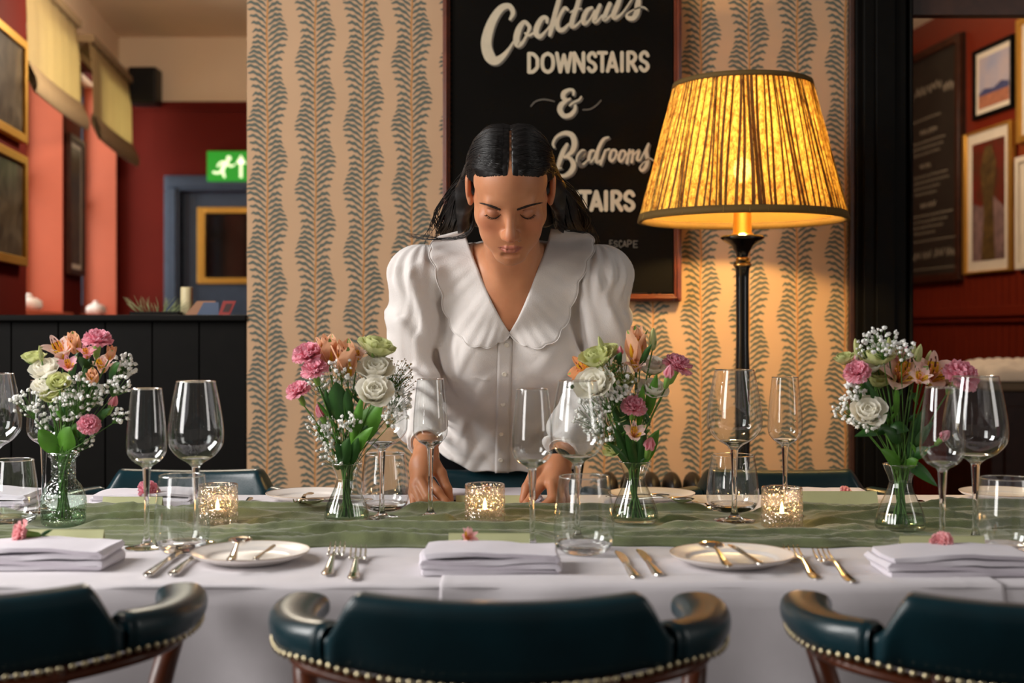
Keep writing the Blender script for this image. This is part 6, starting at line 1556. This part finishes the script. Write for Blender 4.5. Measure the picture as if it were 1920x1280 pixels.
a1 = ef((0, -.014, .036), (.0715, .094, .080)); a2 = ef((0, .028, .038), (.060, .055, .060)); k = .02; h = np.clip(.5+.5*(a1-a2)/k, 0, 1); cap = a1+(a2-a1)*h-k*h*(1-h)
infl = .0016+.0105*np.clip(np.abs(lx)/.035, 0, 1)**.7*np.clip((.085-lu)/.05, 0.15, 1)
rid = (.4+.6*np.clip((.07-lu)/.03, 0, 1))*.0009*np.sin(lu*260+np.abs(lx)*150+3*np.sin(lu*40))+.0006*np.sin(lu*520-np.abs(lx)*300+2)
e1_ = lw-(.077-5.0*lx*lx); e2_ = .019-lu; kk = .016; hh_ = np.clip(.5-.5*(e1_-e2_)/kk, 0, 1); ex = e1_+(e2_-e1_)*hh_+kk*hh_*(1-hh_)
ex = np.minimum(ex, np.maximum(lw-.002, -.004-lu)); cap = cap-(infl+rid)*np.clip(ex/.022, .10, 1)     # forehead and temples stay clear
ex2 = np.maximum(np.maximum(lw-.030, -.034-lu), .060-np.abs(lx))                           # ears
ex3 = np.maximum(lw+.055, -.2-lu)
hairD = np.maximum(cap, -ex); hairD = np.maximum(hairD, -ex2); hairD = np.maximum(hairD, -ex3)
grv = np.maximum(np.abs(lx+.0005)-(.0020+.02*np.clip(lu-.045, 0, .04)), -(lu+.03)); hairD = np.maximum(hairD, -grv)
H.D[r_] = hairD*HS
H.ell(hl(0, -.105, .030), (.038, .030, .036), .02)                                        # gathered knot at the back
hang = {}
for s_ in (-1, 1):
    q = [hl(s_*.066, -.052, .010), np.array(P(960+s_*92, 372, 2.60)), np.array(P(960+s_*104, 415, 2.68)), np.array(P(960+s_*118, 428, 2.76))]
    H.cone(q[0], q[1], .026, .022, .02); H.cone(q[1], q[2], .022, .022, .02); H.cone(q[2], q[3], .020, .016, .02); H.cone(hl(s_*.04, -.08, -.02), np.array(P(960+s_*60, 400, 2.74)), .03, .03, .02)
hV, hF = H.mesh(); hV = relax(hV, hF, 2, .4)
hair = npmesh('hair', hV-ORG, hF, mh, who)
hb = BVHTree.FromPolygons([tuple(v) for v in hV.tolist()], [tuple(f) for f in hF.tolist()])
rnd = random.Random(4); m = MB()
hc = Vector(hl(0, -.012, .03))
for s_ in (-1, 1):
    for i in range(380):
        t = rnd.random(); u0 = .072-.15*t; w0 = .075+.052*math.sin(min(1, t*1.3)*PI*.75)
        start = Vector(hl(s_*.002, u0, w0)); end = Vector(hl(s_*.078, -.048-.02*t+rnd.uniform(-.01, .01), .010+.035*t+rnd.uniform(-.012, .012)))
        pts = []; n = 13; sag = rnd.uniform(.0000, .0022)
        for j in range(n):
            f = j/(n-1); p = start.lerp(end, f)+Vector(hl(s_*.02*math.sin(PI*f), .010*math.sin(PI*f), .02*math.sin(PI*f)))-Vector(HC)
            d = (p-hc).normalized(); hh = hb.ray_cast(hc+d*.3, -d)
            if hh[0] is None: continue
            pts.append(hh[0]+d*(sag*math.sin(PI*f)+.0002)-Vector(ORG))
        if len(pts) > 5: m.tube(pts, [.0007*min(1, .5+q) for q in range(len(pts))], 4, cap=False)
for i in range(320):                                    # soft hairline: fine hairs rooted on the forehead skin
    x = rnd.uniform(-.064, .064); sx = 1 if x > 0 else -1; w_ = .0735-5.2*x*x-rnd.uniform(0, .004)-(.010*max(0, abs(x)-.05)/.014)
    fwd_ = Vector(hl(x*1.5, .2, w_*1.15)); cc = Vector(hl(0, 0, .02)); dd_ = (cc-fwd_).normalized(); a = body_bvh.ray_cast(fwd_, dd_)[0]
    if a is None: continue
    tgt = Vector(hl(x+sx*(.006+.012*rnd.random()), .2, w_+.020)); b = hb.ray_cast(tgt, (Vector(hl(0, 0, .03))-tgt).normalized())[0]; tg2 = Vector(hl(x+sx*(.018+.012*rnd.random()), .14, w_+.045)); c_ = hb.ray_cast(tg2, (Vector(hl(0, 0, .03))-tg2).normalized())[0]
    if b is None or c_ is None or (b-a).length > .045: continue
    up3 = Vector(hf)*.0006+Vector(hu)*.0005
    m.tube([q-Vector(ORG) for q in spline([a+up3*.3, a*.5+b*.5+up3*2, b+up3, c_+up3*.6], 4)], [.0002, .0003, .0004]+[.0005]*10, 4, cap=False)
for s_ in (-1, 1):
    for i in range(130):
        a0 = rnd.uniform(0, 2*PI); oa = Vector((math.cos(a0), .9*math.sin(a0), 0)); a = Vector(hl(s_*(.062+.012*rnd.random()), -.04-.03*rnd.random(), .028-.03*rnd.random()))
        b1 = P(960+s_*92, 368, 2.60)+oa*.0235; c1 = P(960+s_*104, 412, 2.68)+oa*.024; e1 = P(960+s_*116+rnd.uniform(-8, 8), 438, 2.76)+oa*.022
        m.tube([q-Vector(ORG) for q in spline([a, b1, c1, e1], 5)], [.0015]*12+[.0010]*4, 4, cap=False)
# locks falling behind the shoulders and loose strands over the blouse
for s_ in (-1, 1):
    for i in range(150):
        r0 = rnd.random(); a = Vector(hl(s_*(.058+.022*rnd.random()), -.045-.03*rnd.random(), .03-.04*rnd.random()))
        b1 = P(960+s_*(70+46*r0), 362+rnd.uniform(-14, 12), 2.60+rnd.uniform(-.02, .04)); c1 = P(960+s_*(78+70*r0), 410+rnd.uniform(-8, 8), 2.72+rnd.uniform(-.03, .03)); e1 = P(960+s_*(88+90*r0*rnd.random()), 452+rnd.uniform(-8, 14), 2.80+rnd.uniform(-.02, .03))
        m.tube([q-Vector(ORG) for q in spline([a, b1, c1, e1], 5)], [.0013]*4+[.0010]*8+[.0007]*4, 4, cap=False)
for i in range(12):
    j = [rnd.uniform(-3.5, 6) for _ in range(12)]; dd = 2.645
    pts = [(888+j[0]*.6, 398+j[1], 2.60), (886+j[2]*.6, 424+j[3], 2.615), (868+j[4], 441+j[5]*.8, 2.62), (836+j[6], 447+j[7]*.8, dd), (800+j[8], 444+j[9], dd+.01), (764+j[10]*3, 441+j[11], dd+.05)]
    pts = pts[:rnd.choice((5, 6, 6))]; m.tube([P(*q)-Vector(ORG) for q in spline([tuple(p) for p in pts], 6)] if False else [P(q.x, q.y, q.z)-Vector(ORG) for q in spline(pts, 6)], .0006, 4, cap=False)
for i in range(7):
    j = [rnd.uniform(-5, 5) for _ in range(8)]
    pts = [(1040+j[0], 410+j[1], 2.62), (1062+j[2], 430+j[3]*.5, 2.66), (1090+j[4], 434+j[5]*.4, 2.69), (1118+j[6], 440+j[7]*.4, 2.70)]
    m.tube([P(q.x, q.y, q.z)-Vector(ORG) for q in spline(pts, 6)], .0006, 4, cap=False)
m.build('hair_strands', mh, hair)
# ------------------------------------------------------------------ face details
mb_ = mat('dark_brow_hair', (44, 29, 22), .7)
def hairline(name, pts, thick, n, ln, ang, seed):
    m = MB(); rnd = random.Random(seed); ps = spline(pts, 10)
    for i in range(n):
        f = rnd.random(); k = min(int(f*(len(ps)-1)), len(ps)-2); g = f*(len(ps)-1)-k; p = ps[k]*(1-g)+ps[k+1]*g
        th = interp(thick, f); off = rnd.uniform(-1, 1)*th; a0, n0 = camray(body_bvh, p.x, p.y+off)
        dx_, dy_ = ang(f); q, n1_ = camray(body_bvh, p.x+dx_*ln, p.y+off+dy_*ln); 
        m.tube([a0+n0*.0001, (a0+q)/2+n0*.0007, q+n1_*.0003], [.00042, .00038, .00014], 4, cap=False)
    for i in range(len(m.v)): m.v[i] = (m.v[i][0]-ORG[0], m.v[i][1]-ORG[1], m.v[i][2])
    m.build(name, mb_, who)
hairline('eyebrow', [(939, 393), (928, 388.5), (916, 384), (902, 380)], [(0, 1.5), (.35, 2.1), (.75, 1.2), (1, .15)], 520, 4, lambda f: (-1, -.35+.5*f), 1)
hairline('eyebrow', [(969, 393), (981, 388.5), (995, 384), (1014, 379.5)], [(0, 1.5), (.35, 2.1), (.75, 1.2), (1, .15)], 520, 4, lambda f: (1, -.35+.5*f), 2)
def lashes(pts, s_, seed):
    m = MB(); rnd = random.Random(seed); ps = spline(pts, 10)
    line = []
    for p in ps: a0, n0 = camray(body_bvh, p.x, p.y); line.append(a0+n0*.0003)
    m.tube(line, [.0004+.0005*math.sin(PI*i/(len(line)-1)) for i in range(len(line))], 6)
    for i in range(70):
        k = int(rnd.random()*(len(line)-1)); f = k/(len(line)-1); p = line[k]; out = Vector((s_*(.0010+.0032*f), -.0034, -.0020-.0012*math.sin(PI*f)))*rnd.uniform(.7, 1.15)
        m.tube([p, p+out*.55+Vector((0, 0, -.0006)), p+out+Vector((s_*.0005, -.0003, .0003))], [.00028, .00022, .00008], 4, cap=False)
    for i in range(len(m.v)): m.v[i] = (m.v[i][0]-ORG[0], m.v[i][1]-ORG[1], m.v[i][2])
    m.build('eyelashes', mb_, who)
eyeL, eyeR = [], []
for lst, s_ in ((eyeL, -1), (eyeR, 1)):
    for q in range(7):
        a0 = -1.05+.35*q; lst.append(hl(s_*.031+.0148*math.sin(a0)*s_, .0655+.0152*math.cos(a0)+.001, -.0062*math.cos(a0)))
def topx(p): return ((p[0])*F/p[1]+960, HY-(p[2]-CZ)*F/p[1])
for lst, s_, sd in ((eyeL, -1, 5), (eyeR, 1, 6)): lashes([topx(p) for p in lst], s_, sd)
m = MB(); rc = Vector(hl(.0165, .093, -.046)-ORG); m.tube([rc+Vector((.0035*math.cos(a*.3), .0008, .0035*math.sin(a*.3))) for a in range(3, 21)], .00045, 6); m.build('nose_ring', M_['silver'], who)
f_ = Vector((W2-E2)/np.linalg.norm(W2-E2)); Mx = Matrix.Translation(Vector(W2-ORG)+f_*.004) @ axes(f_)
m = MB(); m.lathe([(.0235, -.008), (.0258, -.008), (.0268, 0), (.0258, .008), (.0235, .008)], 36, M=Mx, closed=True); m.build('wrist_band', M_['black'], who)
M_['nailw'] = mat('white_nail_polish', (236, 232, 228), .2); M_['naild'] = mat('dark_red_nail_polish', (70, 16, 16), .2)
def nail(k_, mt, off):
    a, b_ = Vector(FT[k_][-2]), Vector(FT[k_][-1]); d = (b_-a).normalized(); m = MB(); M = Matrix.Translation(b_+Vector(off)-Vector(ORG)) @ axes(d); m.ball((0, 0, 0), .0045, 12, 8, sc=(1, .9, 1.15), M=M.to_3x3()); 
    m.v = [tuple(Vector(v)+b_+Vector(off)-Vector(ORG)) for v in m.v]; m.build('fingernail', mt, who)
nail('i1', M_['nailw'], (.0008, -.0034, .0024)); nail('i2', M_['naild'], (-.0034, -.0022, -.0008))
